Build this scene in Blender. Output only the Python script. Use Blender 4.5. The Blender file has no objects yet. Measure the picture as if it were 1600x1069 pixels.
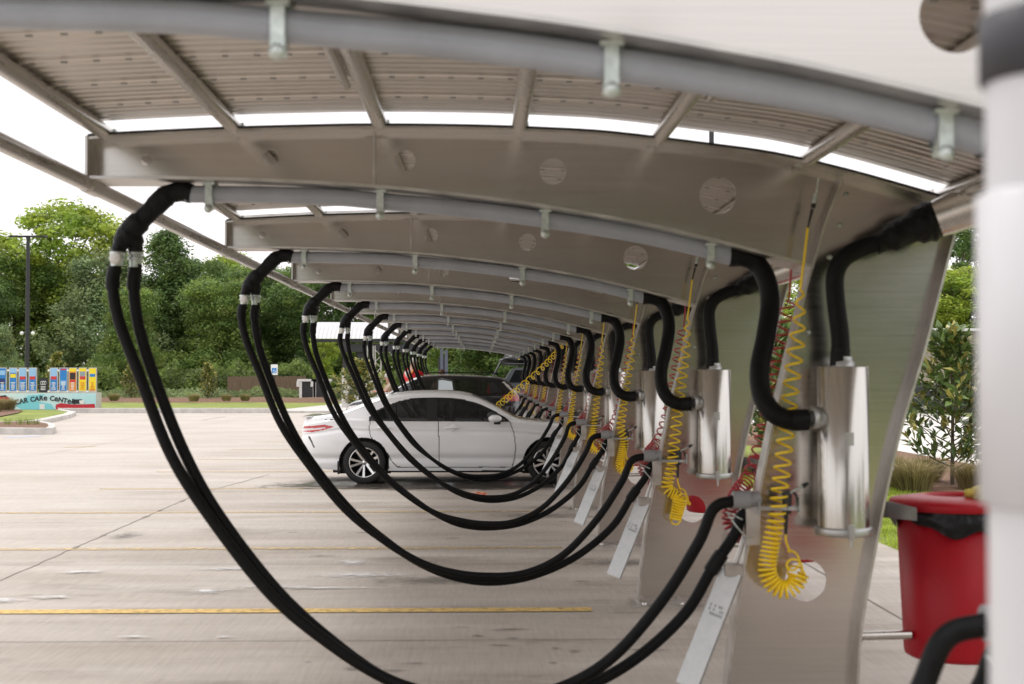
import bpy, math, random
from mathutils import Vector, Matrix
R = math.radians
random.seed(7)
scene = bpy.context.scene
C = scene.collection
# ---------------------------------------------------------------- camera
CAMZ = 1.68
F = 2222.2                       # focal length in pixels of the 1600 px wide photograph (50 mm)
YAW = math.atan(50/2222.2); PITCH = math.atan(51.5/2222.2)
cd = bpy.data.cameras.new('camera'); cam = bpy.data.objects.new('camera', cd); C.objects.link(cam)
cam.location = (0, 0, CAMZ); cam.rotation_euler = (R(90)+PITCH, 0, -YAW)
cd.lens = 50; cd.sensor_width = 36; cd.clip_start = .05; cd.clip_end = 2000
cd.dof.use_dof = True; cd.dof.focus_distance = 26.0; cd.dof.aperture_fstop = 3.6
scene.camera = cam
# ---------------------------------------------------------------- sky, sun, exposure
w = bpy.data.worlds.new('World'); scene.world = w; w.use_nodes = True
nt = w.node_tree; bg = nt.nodes['Background']
SUN_EL, SUN_AZ = 58, -40        # azimuth clockwise from +Y
sk = nt.nodes.new('ShaderNodeTexSky'); sk.sky_type = 'NISHITA'; sk.sun_disc = False
sk.sun_elevation = R(SUN_EL); sk.sun_rotation = R(SUN_AZ); sk.dust_density = 5; sk.air_density = 1
mx = nt.nodes.new('ShaderNodeMix'); mx.data_type = 'RGBA'; mx.inputs[0].default_value = .86
nt.links.new(sk.outputs[0], mx.inputs[6])
tc = nt.nodes.new('ShaderNodeTexCoord'); sp = nt.nodes.new('ShaderNodeSeparateXYZ'); nt.links.new(tc.outputs['Generated'], sp.inputs[0])
cl = nt.nodes.new('ShaderNodeTexNoise'); cl.inputs['Scale'].default_value = 1.6; cl.inputs['Detail'].default_value = 4
nt.links.new(tc.outputs['Generated'], cl.inputs['Vector'])
ad = nt.nodes.new('ShaderNodeMath'); ad.operation = 'MULTIPLY_ADD'; ad.inputs[1].default_value = .25
nt.links.new(cl.outputs[0], ad.inputs[0]); nt.links.new(sp.outputs[2], ad.inputs[2])
rp = nt.nodes.new('ShaderNodeValToRGB'); e = rp.color_ramp.elements
e[0].position = .05; e[0].color = (.74,.735,.75,1); e[1].position = 1; e[1].color = (1,1,1,1)
nt.links.new(ad.outputs[0], rp.inputs[0])
ml = nt.nodes.new('ShaderNodeVectorMath'); ml.operation = 'MULTIPLY'; ml.inputs[1].default_value = (16, 15.6, 15.6)
nt.links.new(rp.outputs[0], ml.inputs[0]); nt.links.new(ml.outputs[0], mx.inputs[7])
nt.links.new(mx.outputs[2], bg.inputs[0]); bg.inputs[1].default_value = .12
sd = bpy.data.lights.new('sun', 'SUN'); so = bpy.data.objects.new('sun', sd); C.objects.link(so)
sd.energy = 1.1; sd.angle = R(14); sd.color = (1, .96, .9)
so.rotation_euler = (R(90-SUN_EL), 0, R(180-SUN_AZ)-0)
so.location = (0, 0, 30)
scene.view_settings.view_transform = 'Standard'; scene.view_settings.look = 'None'
scene.view_settings.exposure = 0.0; scene.view_settings.gamma = 1
# ---------------------------------------------------------------- helpers
_rm = cam.rotation_euler.to_matrix()
def P(px, py, Y):
    """world point at depth Y (along the row) seen at a pixel of the 1600x1069 photograph"""
    d = _rm @ Vector(((px-800)/F, -(py-534.5)/F, -1))
    k = Y/d.y
    return Vector((d.x*k, Y, CAMZ+d.z*k))
def G(px, py):
    d = _rm @ Vector(((px-800)/F, -(py-534.5)/F, -1)); k = -CAMZ/d.z
    return Vector((d.x*k, d.y*k, 0))
def tag(o, label=None, cat=None, group=None, kind=None):
    if label: o['label'] = label
    if cat: o['category'] = cat
    if group: o['group'] = group
    if kind: o['kind'] = kind
    return o
def empty(name, loc=(0,0,0), rz=0, parent=None):
    o = bpy.data.objects.new(name, None); C.objects.link(o); o.location = loc; o.rotation_euler = (0,0,rz)
    o.empty_display_size = .1
    if parent: o.parent = parent
    return o
def copy_tree(o, parent=None, skip=()):
    c = o.copy(); C.objects.link(c); c.parent = parent
    for ch in list(KIDS.get(o.name, [])):
        cc = copy_tree(ch, c); KIDS.setdefault(c.name, []).append(cc)
    return c
KIDS = {}
class MB:
    def __init__(s): s.v = []; s.f = []; s.sm = []; s.col = []
    def add(s, vs, fs, smooth=False, col=None):
        n = len(s.v); s.v.extend([tuple(p) for p in vs]); s.f.extend([tuple(i+n for i in f) for f in fs])
        s.sm.extend([smooth]*len(fs)); s.col.extend([col]*len(fs)); return s
    def box(s, a, b, mat=None):
        x0,y0,z0 = a; x1,y1,z1 = b
        vs = [Vector(p) for p in ((x0,y0,z0),(x1,y0,z0),(x1,y1,z0),(x0,y1,z0),(x0,y0,z1),(x1,y0,z1),(x1,y1,z1),(x0,y1,z1))]
        if mat is not None: vs = [mat @ p for p in vs]
        return s.add(vs, [(0,3,2,1),(4,5,6,7),(0,1,5,4),(1,2,6,5),(2,3,7,6),(3,0,4,7)])
    def tube(s, pts, r, n=12, caps=True, closed=False):
        pts = [Vector(p) for p in pts]; m = len(pts)
        rs = r if isinstance(r, (list, tuple)) else [r]*m
        T = []
        for i in range(m):
            a = pts[max(i-1,0)]; b = pts[min(i+1,m-1)]; t = (b-a)
            T.append(t.normalized() if t.length > 1e-9 else Vector((0,0,1)))
        up = Vector((0,1,0)) if abs(T[0].y) < .9 else Vector((1,0,0))
        N = (up - T[0]*up.dot(T[0])).normalized(); vs = []; 
        for i in range(m):
            N = N - T[i]*N.dot(T[i])
            N = N.normalized() if N.length > 1e-6 else T[i].orthogonal().normalized()
            B = T[i].cross(N)
            for k in range(n):
                a = 2*math.pi*k/n
                vs.append(pts[i] + (N*math.cos(a)+B*math.sin(a))*rs[i])
        fs = []
        for i in range(m-1):
            for k in range(n):
                k2 = (k+1) % n
                fs.append((i*n+k, i*n+k2, (i+1)*n+k2, (i+1)*n+k))
        s.add(vs, fs, True)
        if caps:
            s.add(vs[:n], [tuple(range(n-1,-1,-1))]); s.add(vs[-n:], [tuple(range(n))])
        return s
    def lathe(s, prof, n=32, mat=None, smooth=True, closed=False):
        vs = []; fs = []
        for r, z in prof:
            for k in range(n):
                a = 2*math.pi*k/n; p = Vector((r*math.cos(a), r*math.sin(a), z)); vs.append(mat @ p if mat is not None else p)
        m = len(prof)
        for i in range(m-1 if not closed else m):
            j = (i+1) % m
            for k in range(n):
                k2 = (k+1) % n; fs.append((i*n+k, i*n+k2, j*n+k2, j*n+k))
        return s.add(vs, fs, smooth)
    def build(s, name, mat, parent=None, loc=None):
        me = bpy.data.meshes.new(name); me.from_pydata(s.v, [], s.f); 
        me.polygons.foreach_set('use_smooth', s.sm)
        if any(c is not None for c in s.col):
            ca = me.color_attributes.new('tone', 'FLOAT_COLOR', 'CORNER'); arr = []
            for p, c in zip(me.polygons, s.col):
                c = c or (1,1,1); arr.extend([c[0],c[1],c[2],1]*len(p.vertices))
            ca.data.foreach_set('color', arr)
        me.materials.append(mat); me.update()
        o = bpy.data.objects.new(name, me); C.objects.link(o)
        if parent: o.parent = parent; KIDS.setdefault(parent.name, []).append(o)
        if loc: o.location = loc
        return o
def spline(pts, n=8):
    pts = [Vector(p) for p in pts]; out = []
    Q = [pts[0]*2-pts[1]] + pts + [pts[-1]*2-pts[-2]]
    for i in range(1, len(Q)-2):
        a,b,c,d = Q[i-1],Q[i],Q[i+1],Q[i+2]
        for k in range(n):
            t = k/n
            out.append(.5*((2*b)+(c-a)*t+(2*a-5*b+4*c-d)*t*t+(3*b-a-3*c+d)*t**3))
    out.append(pts[-1]); return out
def resample(pts, step):
    out = [pts[0].copy()]; acc = 0
    for a, b in zip(pts, pts[1:]):
        L = (b-a).length
        while acc+L >= step:
            t = (step-acc)/L; a = a+(b-a)*t; L = (b-a).length; acc = 0; out.append(a.copy())
        acc += L
    return out
def interp(pts, x):
    if x <= pts[0][0]: return pts[0][1]
    for (a,b),(c,d) in zip(pts, pts[1:]):
        if x <= c: return b+(d-b)*(x-a)/(c-a)
    return pts[-1][1]
def sinterp(pts, x):
    """smooth (Catmull-Rom) interpolation of y over x"""
    n = len(pts)
    if x <= pts[0][0]: return pts[0][1]
    if x >= pts[-1][0]: return pts[-1][1]
    for i in range(n-1):
        if x <= pts[i+1][0]: break
    def sl(i):
        if i == 0: return (pts[1][1]-pts[0][1])/(pts[1][0]-pts[0][0])
        if i == n-1: return (pts[-1][1]-pts[-2][1])/(pts[-1][0]-pts[-2][0])
        return (pts[i+1][1]-pts[i-1][1])/(pts[i+1][0]-pts[i-1][0])
    h = pts[i+1][0]-pts[i][0]; t = (x-pts[i][0])/h
    return ((2*t**3-3*t*t+1)*pts[i][1]+(t**3-2*t*t+t)*h*sl(i)+(-2*t**3+3*t*t)*pts[i+1][1]+(t**3-t*t)*h*sl(i+1))
# ---------------------------------------------------------------- materials
def mat(name, col, rough=.5, metal=0, var=0, scale=6, bump=0, bscale=60, coat=0, rvar=0, stretch=None, spec=None, tone=False, col2=None, sheen=0):
    m = bpy.data.materials.new(name); m.use_nodes = True; t = m.node_tree; b = t.nodes['Principled BSDF']
    b.inputs['Base Color'].default_value = (*col, 1); b.inputs['Roughness'].default_value = rough; b.inputs['Metallic'].default_value = metal
    if coat: b.inputs['Coat Weight'].default_value = coat; b.inputs['Coat Roughness'].default_value = .04
    if spec is not None: b.inputs['Specular IOR Level'].default_value = spec
    tcn = t.nodes.new('ShaderNodeTexCoord'); mp = t.nodes.new('ShaderNodeMapping'); t.links.new(tcn.outputs['Object'], mp.inputs[0])
    if stretch: mp.inputs['Scale'].default_value = stretch
    cur = None
    if var or rvar or col2:
        n = t.nodes.new('ShaderNodeTexNoise'); n.inputs['Scale'].default_value = scale; n.inputs['Detail'].default_value = 6; n.inputs['Roughness'].default_value = .6
        t.links.new(mp.outputs[0], n.inputs['Vector'])
        r = t.nodes.new('ShaderNodeValToRGB'); c2 = col2 or tuple(c*(1-var) for c in col)
        r.color_ramp.elements[0].position = .35; r.color_ramp.elements[1].position = .68
        r.color_ramp.elements[0].color = (*c2, 1); r.color_ramp.elements[1].color = (*[min(1,c*(1+var*.5)) for c in col], 1)
        t.links.new(n.outputs[0], r.inputs[0]); cur = r.outputs[0]
        if rvar:
            mr = t.nodes.new('ShaderNodeMapRange'); mr.inputs[1].default_value = .3; mr.inputs[2].default_value = .7
            mr.inputs[3].default_value = rough-rvar; mr.inputs[4].default_value = rough+rvar
            t.links.new(n.outputs[0], mr.inputs[0]); t.links.new(mr.outputs[0], b.inputs['Roughness'])
    if tone:
        at = t.nodes.new('ShaderNodeAttribute'); at.attribute_name = 'tone'
        if cur is None: cur = at.outputs['Color']
        else:
            q = t.nodes.new('ShaderNodeMix'); q.data_type = 'RGBA'; q.blend_type = 'MULTIPLY'; q.inputs[0].default_value = 1
            t.links.new(cur, q.inputs[6]); t.links.new(at.outputs['Color'], q.inputs[7]); cur = q.outputs[2]
    if cur is not None: t.links.new(cur, b.inputs['Base Color'])
    if bump:
        n2 = t.nodes.new('ShaderNodeTexNoise'); n2.inputs['Scale'].default_value = bscale; n2.inputs['Detail'].default_value = 5
        t.links.new(mp.outputs[0], n2.inputs['Vector'])
        bn = t.nodes.new('ShaderNodeBump'); bn.inputs['Strength'].default_value = bump; bn.inputs['Distance'].default_value = .02
        t.links.new(n2.outputs[0], bn.inputs['Height']); t.links.new(bn.outputs[0], b.inputs['Normal'])
    return m
M = {}
M['web'] = mat('brushed_aluminium_sheet', (.60,.568,.535), .19, 1, var=.07, scale=5, rvar=.03, stretch=(.2,1,16), bump=.006, bscale=2)
M['flange'] = mat('mill_aluminium', (.62,.595,.57), .36, 1, var=.15, scale=9, rvar=.08)
M['deck'] = mat('roof_deck_aluminium', (.62,.583,.545), .38, 1, var=.08, scale=4, rvar=.06, stretch=(.4,3,1))
M['steelpipe'] = mat('purlin_steel', (.62,.59,.555), .3, 1, var=.12, scale=8, rvar=.08, stretch=(3,.3,3))
M['stainless'] = mat('polished_stainless', (.60,.575,.54), .26, 1, var=.12, scale=7, rvar=.06, stretch=(1,1,.15), bump=.01, bscale=8)
M['zinc'] = mat('galvanised_clamp', (.62,.68,.66), .42, .7, var=.25, scale=30)
M['pvc'] = mat('grey_pvc', (.35,.375,.43), .3, 0, coat=.3, var=.12, scale=5)
M['rubber'] = mat('black_hose_rubber', (.006,.006,.0065), .5, 0, spec=.16, var=.4, scale=40, bump=.1, bscale=120)
M['cuff'] = mat('grey_rubber_cuff', (.27,.27,.28), .45)
M['boot'] = mat('black_wrapped_rubber', (.006,.006,.007), .45, 0, spec=.2, var=.5, scale=20, bump=.5, bscale=28)
M['yellow'] = mat('yellow_polyurethane', (1.0,.70,.015), .3, 0)
M['red_hose'] = mat('red_polyurethane', (.38,.012,.02), .3, 0)
M['black'] = mat('black_plastic', (.015,.015,.016), .4)
M['alu_plate'] = mat('bare_aluminium_plate', (.52,.525,.52), .42, .75, var=.2, scale=9, rvar=.1)
M['can_red'] = mat('red_plastic', (.36,.004,.012), .45, 0, spec=.3, var=.1, scale=6)
M['bag'] = mat('black_bag', (.006,.006,.007), .3, 0, spec=.3, bump=.9, bscale=14)
M['white_pvc'] = mat('white_pvc', (.58,.58,.60), .4, 0, var=.03, scale=3)
M['tagwhite'] = mat('clear_white_cap', (.62,.6,.57), .35)
M['yellow_bag'] = mat('yellow_cloth', (.72,.58,.12), .8, var=.3, scale=20, bump=.6, bscale=25)
# ================================================================ THE ROW OF VACUUM ARCHES
S = 3.65
AY = [3.39] + [S*(k-.13) for k in range(2, 13)]       # depth of every arch
ORD = ['nearest','second','third','fourth','fifth','sixth','seventh','eighth','ninth','tenth','eleventh','twelfth']
Y2 = AY[1]
def L(px, py, dy=0):                                     # pixel of the second arch -> arch-local x, z
    p = P(px, py, Y2+dy); return (p.x, dy, p.z)
top2 = [(150,225),(195,221.5),(352,214),(470,210.5),(585,208.5),(740,210),(850,214),(950,220),(1100,238),(1200,252),(1310,277),(1425,309),(1490,328)]
bot2 = [(152,281),(270,281.5),(400,284.5),(520,290),(620,297),(700,305.5),(780,315),(850,325),(925,338),(1000,352),(1125,381),(1262,418)]
left2 = [(1262,418),(1247,490),(1225,582),(1208,650),(1190,735),(1180,785),(1165,856),(1150,939),(1136,1060),(1130,1130)]
right2 = [(1490,328),(1476,382),(1447,495),(1430,560),(1397,669),(1378,750),(1364,819),(1337,969),(1330,1060),(1326,1130)]
def XZ(l): return [(L(*p)[0], L(*p)[2]) for p in l]
def sm2(l, n=4): return [(v.x, v.z) for v in spline([(x,0,z) for x,z in l], n)]
TOP = sm2(XZ(top2)); BOT = sm2(XZ(bot2)); LEFT = sm2(XZ(left2)); RIGHT = sm2(XZ(right2))
for l in (LEFT, RIGHT): l[-1] = (l[-1][0], .012)
def ztop(x): 
    if x < TOP[0][0]: return TOP[0][1]-(TOP[0][0]-x)*.08
    if x > TOP[-1][0]: return TOP[-1][1]-(x-TOP[-1][0])*.3
    return interp(TOP, x)
holes = [((228,250),.026),((423,246.5),.038),((633,251),.05),((864,268),.064),((1122,305.6),.09),((1259,907),.1)]
HOLES = [(L(*c)[0], L(*c)[2], r) for c, r in holes]
def web_mesh():
    import bmesh
    bm = bmesh.new()
    outline = TOP + RIGHT[1:] + LEFT[::-1] + BOT[::-1][1:]
    def loop(pts):
        vs = [bm.verts.new((x,0,z)) for x,z in pts]
        for i in range(len(vs)): bm.edges.new((vs[i], vs[(i+1) % len(vs)]))
    loop(outline)
    for hx,hz,r in HOLES: loop([(hx+r*math.cos(a*math.pi/16), hz+r*math.sin(a*math.pi/16)) for a in range(32)])
    bmesh.ops.triangle_fill(bm, edges=bm.edges[:], use_beauty=True, use_dissolve=False)
    # thickness: two skins and walls
    fs = bm.faces[:]
    ret = bmesh.ops.extrude_face_region(bm, geom=fs)
    vs = [g for g in ret['geom'] if isinstance(g, bmesh.types.BMVert)]
    bmesh.ops.translate(bm, verts=vs, vec=(0,.008,0))
    bmesh.ops.recalc_face_normals(bm, faces=bm.faces[:])
    me = bpy.data.meshes.new('web_plate'); bm.to_mesh(me); bm.free()
    me.materials.append(M['web']); return me
def strip(mb, pts, hw, th, off, side=1, y0=None, y1=None):
    """a band following a curve in the arch plane, from y0 to y1 across it"""
    y0 = -hw if y0 is None else y0; y1 = hw if y1 is None else y1
    n = len(pts); A = []; 
    for i,(x,z) in enumerate(pts):
        a = pts[max(i-1,0)]; b = pts[min(i+1,n-1)]
        t = Vector((b[0]-a[0], b[1]-a[1])).normalized(); nn = Vector((-t.y, t.x))*side
        p = Vector((x,z))+nn*off; q = Vector((x,z))+nn*(off+th); A.append((p,q))
    vs = []
    for p,q in A: vs += [(p.x,y0,p.y),(p.x,y1,p.y),(q.x,y1,q.y),(q.x,y0,q.y)]
    fs = []
    for i in range(n-1):
        for k in range(4):
            k2 = (k+1) % 4; fs.append((i*4+k, i*4+k2, (i+1)*4+k2, (i+1)*4+k))
    fs += [(0,1,2,3), tuple((n-1)*4+k for k in (3,2,1,0))]
    mb.add(vs, fs)
def frm(d, up=(0,0,1)):
    z = Vector(d).normalized(); x = Vector(up).cross(z)
    x = x.normalized() if x.length > 1e-4 else Vector((1,0,0)); y = z.cross(x)
    return Matrix((x,y,z)).transposed()
def lathe_at(mb, c, d, prof, n=20):
    m = Matrix.Translation(Vector(c)) @ frm(d).to_4x4(); mb.lathe(prof, n, m)
# ---- the arch itself
def make_arch():
    a = empty('support_arch')
    wo = bpy.data.objects.new('web_plate', web_mesh()); C.objects.link(wo); wo.parent = a; KIDS[a.name] = [wo]
    m = MB(); strip(m, TOP, .14, .012, .0, 1); m.build('top_flange', M['flange'], a)
    m = MB(); strip(m, TOP, .14, .012, .0125, 1, -.142, -.11); m.build('edge_gasket', M['black'], a)
    m = MB(); strip(m, BOT, .14, .014, .0, -1); m.build('bottom_flange', M['flange'], a)
    up = [(L(1312,279)[0], L(1312,279)[2]-.012), (L(1285,352)[0], L(1285,352)[2])]
    m = MB(); strip(m, up + LEFT[2:], .14, .012, .0, -1, -.085, .05); m.build('leg_flange', M['flange'], a)
    m = MB(); strip(m, RIGHT, .14, .012, .0, 1, -.10, .06)
    for i in range(4, len(RIGHT)-2, 5):
        x,z = RIGHT[i]
        for sy in (-.06,): lathe_at(m, (x+.012,sy,z), (1,0,-.25), [(.001,.014),(.012,.012),(.014,0)], 8)
    m.build('leg_flange', M['flange'], a)
    x0,z0 = TOP[0]; x1,z1 = BOT[0]
    m = MB(); m.box((x0-.012,-.15,z1-.015),(x0,.15,z0+.016)); m.build('end_cap', M['flange'], a)
    x = L(585,250)[0]; m = MB()
    m.box((x-.006,-.02,interp(BOT,x)),(x+.006,.0,ztop(x))); m.box((x-.05,-.142,ztop(x)-.006),(x+.05,-.1,ztop(x)-.001)); m.build('splice_bar', M['flange'], a)
    for bx,bz in ((1322,304),(1312,352),(1296,402),(1262,520)):
        m = MB(); q = L(bx,bz,-.001); lathe_at(m, q, (0,-1,0), [(.013,0),(.013,.009),(.001,.012)], 6); m.build('bolt', M['zinc'], a)
    m = MB(); xa, xb = LEFT[-1][0], RIGHT[-1][0]
    m.box((xa-.05,-.17,0),(xb+.05,.17,.014))
    for bx in (xa+.03, (xa+xb)/2, xb-.03):
        for by in (-.13,.13): lathe_at(m, (bx,by,.014), (0,0,1), [(.018,0),(.018,.014),(.001,.016)], 6)
    m.build('base_plate', M['flange'], a)
    # holder at the inner edge of the leg: box, wire loop and the arm for the air gun
    h = MB(); p = L(1165,806,-.05)
    h.box((p[0]-.012,-.13,p[2]-.13),(p[0]+.055,-.05,p[2]+.12)); ho = h.build('nozzle_holder', M['flange'], a)
    wl = MB(); wl.tube([L(1160,812,-.12),L(1135,800,-.14),L(1150,822,-.15),L(1166,840,-.14),L(1185,838,-.12),L(1186,815,-.12)], .004, 6); wl.build('wire_loop', M['zinc'], ho)
    h = MB(); q0 = L(1184,790,-.14); q1 = L(1246,797,-.17)
    h.box((q0[0],-.19,q1[2]),(q1[0],-.15,q1[2]+.018)); h.box((q1[0],-.21,q1[2]-.01),(q1[0]+.01,-.13,q1[2]+.06)); h.box((q0[0]-.006,-.19,q1[2]-.02),(q0[0]+.004,-.02,q1[2]+.04)); h.build('gun_arm', M['alu_plate'], a)
    # slanted plate on the inner edge of the leg
    m = MB(); A = Vector(L(1142,893,-.1)); B = Vector(L(1072,1072,-.16)); d = (B-A).normalized(); s = Vector((.90,-.35,.33)); s = (s-d*s.dot(d)).normalized(); n = d.cross(s)
    wd = .054
    vs = []
    for t in (0, 1):
        c = A+(B-A)*t
        for e0, e1 in ((-wd,0),(wd,0),(wd,-.03),(wd-.004,-.03),(wd-.004,-.004),(-wd+.004,-.004),(-wd+.004,-.03),(-wd,-.03)): vs.append(c+s*e0+n*e1)
    fs = [(i,(i+1)%8,8+(i+1)%8,8+i) for i in range(8)] + [tuple(range(7,-1,-1)), tuple(range(8,16))]
    m.add(vs, fs); pl = m.build('slanted_plate', M['alu_plate'], a)
    m = MB()
    for r_ in range(3):
        for c_ in range(7):
            if random.random() < .2: continue
            u = .17+r_*.02; o = A+d*u+s*(-.035+c_*.011) + n*.0015
            m.add([o, o+s*.007, o+s*.007+d*.013, o+d*.013], [(0,1,2,3)])
    m.build('faded_print', M['cuff'], pl)
    m = MB(); m.tube([Vector(L(1150,880,-.05)), Vector(L(1160,850,-.05)), Vector(L(1168,822,-.05))], .012, 8); m.box(A-Vector((.03,.02,.02)), A+Vector((.05,.1,.03))); m.build('plate_bracket', M['flange'], a)
    # arms that carry the bin
    c1 = L(1376,797,0); c2 = L(1430,803,-.2)
    m = MB(); dx_ = c2[0]-c1[0]; hz_ = .035; vs = [(c1[0],-.02,c2[2]-.035),(c1[0]+dx_,-.225,c2[2]-.03),(c1[0]+dx_,-.225,c2[2]+.03),(c1[0],-.02,c2[2]+.05)]; m.add(vs+[(x,y+.008,z) for x,y,z in vs],[(0,1,2,3),(7,6,5,4),(0,4,5,1),(1,5,6,2),(2,6,7,3),(3,7,4,0)]); m.build('bin_arm', M['alu_plate'], a)
    c1 = L(1337,992,0); c2 = L(1420,990,0)
    m = MB(); m.tube([(c1[0],-.03,c1[2]),(c2[0],-.03,c2[2])], .022, 12); m.build('bin_rod', M['stainless'], a)
    return a
arch0 = make_arch()
extra = {1:'standing with its bright beam across the top of the picture', 2:'with a yellow coil hose and large silver canister in front', 3:'seen just left of the large leg, with red coil beside its leg',
         4:'standing two bays in front of the white sedan', 5:'standing one bay in front of the white sedan', 6:'standing right beside the near flank of the white sedan', 7:'standing just behind the white sedan',
         8:'with a yellow coil stretched down to the white sedan windshield', 9:'standing in front of the black car bay', 10:'standing right beside the near flank of the black car', 11:'standing just behind the black car', 12:'last of the row, beside the grey pickup'}
for k in range(1, 13):
    o = arch0 if k == 1 else copy_tree(arch0)
    o.location = (0, AY[k-1], 0)
    tag(o, f'{ORD[k-1]} aluminium arch, {extra[k]}', 'canopy arch', 'aluminium arches carrying the vacuum canopy')
# ---- grey pipe under each beam
tb2 = [(290,303.5),(400,304.5),(520,308),(600,315),(700,324),(780,333),(850,343),(925,354),(1000,367),(1070,382),(1146,401)]
TUBE = [Vector(L(*p)) for p in tb2]
clx = [(329,0),(595,0),(851,0),(1108,0)]
def make_pipe(k):
    a = empty('vacuum_pipe', (0, AY[k-1], 0))
    m = MB(); m.tube(spline(TUBE, 5), .0415, 20); 
    m.build('pipe_run', M['pvc'], a)
    e = TUBE[-1]; e0 = e+(TUBE[-2]-e).normalized()*.12
    m = MB(); m.tube([e0, e], .0455, 20); m.build('end_sleeve', M['pvc'], a)
    for cx,_ in clx:
        x = L(cx,300)[0]; zt = interp([(v.x,v.z) for v in TUBE], x); zb = interp(BOT, x)-.014
        c = MB(); ang = []
        w_ = .017
        prof = [(.0,zb+.001-zt),( .0,.046)]
        pts = [(-.046,zb-zt),(-.047,0),(-.036,-.032),(-.012,-.05),(0,-.078),(.012,-.05),(.036,-.032),(.047,0),(.046,zb-zt)]
        vs = []
        for py_, pz in pts:
            vs += [(x-w_,py_,zt+pz),(x+w_,py_,zt+pz)]
        fs = [(2*i,2*i+1,2*i+3,2*i+2) for i in range(len(pts)-1)]
        c.add(vs, fs)
        c.box((x-w_,-.055,zt-.085),(x+w_,-.045,zb-.002)); lathe_at(c, (x,-.055,zt-.075), (0,-1,0), [(.021,0),(.018,.012),(.001,.016)], 10)
        c.box((x-.028,-.062,zb-.012),(x+.028,.06,zb-.001)); c.build('pipe_clamp', M['zinc'], a)
    # black wrapped elbow that splits in two
    E = [L(300,303),L(283,300),L(262,305),L(243,322),L(222,343),L(205,360),L(196,378)]
    m = MB(); m.tube(spline(E, 5), [.047]*10+[.052]*6+[.047]*5+[.056]*6+[.06]*4, 16)
    m.tube(spline([L(203,362),L(190,380,-.02),L(184,394,-.03)],4), [.045]*5+[.036]*4, 12); m.tube(spline([L(205,362),L(211,380,.01),L(212,397,.02)],4), [.045]*5+[.036]*4, 12)
    for fr in (.38,.72):
        q = spline(E,5); i = int(fr*(len(q)-1)); d = q[i+1]-q[i-1]
        lathe_at(m, q[i], d, [(.05,-.008),(.056,0),(.05,.008)], 16)
    el = m.build('split_elbow', M['boot'], a)
    m = MB()
    for px,dy in ((184,-.03),(212,.02)):
        for z0 in (394, 402):
            lathe_at(m, L(px,z0,dy), (0,0,-1), [(.03,0),(.038,.0),(.038,.014),(.03,.014)], 16)
        m.box(Vector(L(px+9,399,dy-.02)), Vector(L(px+13,396,dy+.0)))
    lathe_at(m, L(183,406,-.04), (0,0,1), [(.030,-.03),(.030,.03)], 12); lathe_at(m, L(212,408,.02), (0,0,1), [(.030,-.03),(.030,.03)], 12)
    m.build('hose_clamp', M['zinc'], el)
    if k <= 6 or k % 2:
        m = MB(); c = Vector(L(180,403,-.09)); lathe_at(m, c, (-.2,-1,.15), [(.001,.008),(.024,.006),(.031,0),(.024,-.006),(.001,-.008)], 16); m.build('white_cap', M['tagwhite'], el)
    return tag(a, f'grey pipe clamped under the {ORD[k-1]} arch beam, ending in a black split elbow', 'vacuum pipe', 'grey vacuum pipes under the arch beams')
for k in range(1, 13): make_pipe(k)
# ---- long suction hoses in pairs
def A3(px, py): return ((px-750)*1.5345+750, (py-586)*1.5345+586)
hA = [(184,412),(179,445),(190,500),(222,580),(272,700)] + [A3(*p) for p in ((480,722),(540,795),(600,843),(655,876),(705,892),(760,898),(820,893),(878,865),(930,810),(968,752))] + [(1108,790),(1140,778)]
hB = [(212,412),(208,445),(216,505),(240,580),(290,700)] + [A3(*p) for p in ((487,722),(548,797),(610,850),(660,882),(712,902),(770,909),(835,898),(900,868),(955,822),(985,775))] + [(1142,832),(1152,806),(1166,794)]
def make_hoses(k):
    rnd = random.Random(k*11)
    out = []
    zs = {1:0,2:-.07,3:0,4:.0,5:-.06,6:-.06}.get(k, rnd.uniform(-.14,.10)); sx = 0 if k in (1,2,3) else rnd.uniform(-.12,.12)
    for which, path, y0 in (('front', hA, -.03), ('back', hB, .02)):
        n = len(path); pts = []
        for i, p in enumerate(path):
            f = math.sin(math.pi*i/(n-1))**2; wig = (0 if k < 4 else .007)*math.sin(i*1.9+k*1.7+(which == 'front')*2.1)*f
            dy = y0*(1-i/(n-1)) + (-.14 if which == 'front' else -.09)*(i/(n-1)) + (rnd.uniform(-.03,.03)*f if k > 3 else 0)
            v = Vector(L(p[0], p[1], 0)); v.y = dy
            v.z += (zs+0)*f+wig*.5; v.x += sx*f+wig; 
            if k == 1: v.x -= .035; v.z += .02
            v.z = max(v.z, .03)
            pts.append(v)
        r = empty('vacuum_hose', (0, AY[k-1], 0))
        q = spline(pts, 8)
        m = MB(); m.tube(q, .0275, 14)
        # thicker sleeve near the top
        m.tube(q[2:10], .033, 14); m.build('hose_body', M['rubber'], r)
        if which == 'front':
            m = MB(); m.tube([q[-1]-Vector((.01,0,-.002)), q[-1]+Vector((.07,0,.004))], .042, 16); m.tube([q[-1]+Vector((.07,0,.0)), q[-1]+Vector((.12,0,.01))], .034, 16); m.build('cuff', M['cuff'], r)
        else:
            m = MB(); i = len(q)-26; m.tube(q[i:i+5], .036, 12); m.build('cuff', M['boot'], r)
        lab = (('upper' if which == 'front' else 'lower')+f' black vacuum hose looping from the {ORD[k-1]} arch, '+('its cuff held high' if which == 'front' else 'its end hooked lower'))
        tag(r, lab, 'vacuum hose', 'black vacuum hoses hanging in loops')
for k in range(1, 13): make_hoses(k)
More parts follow.
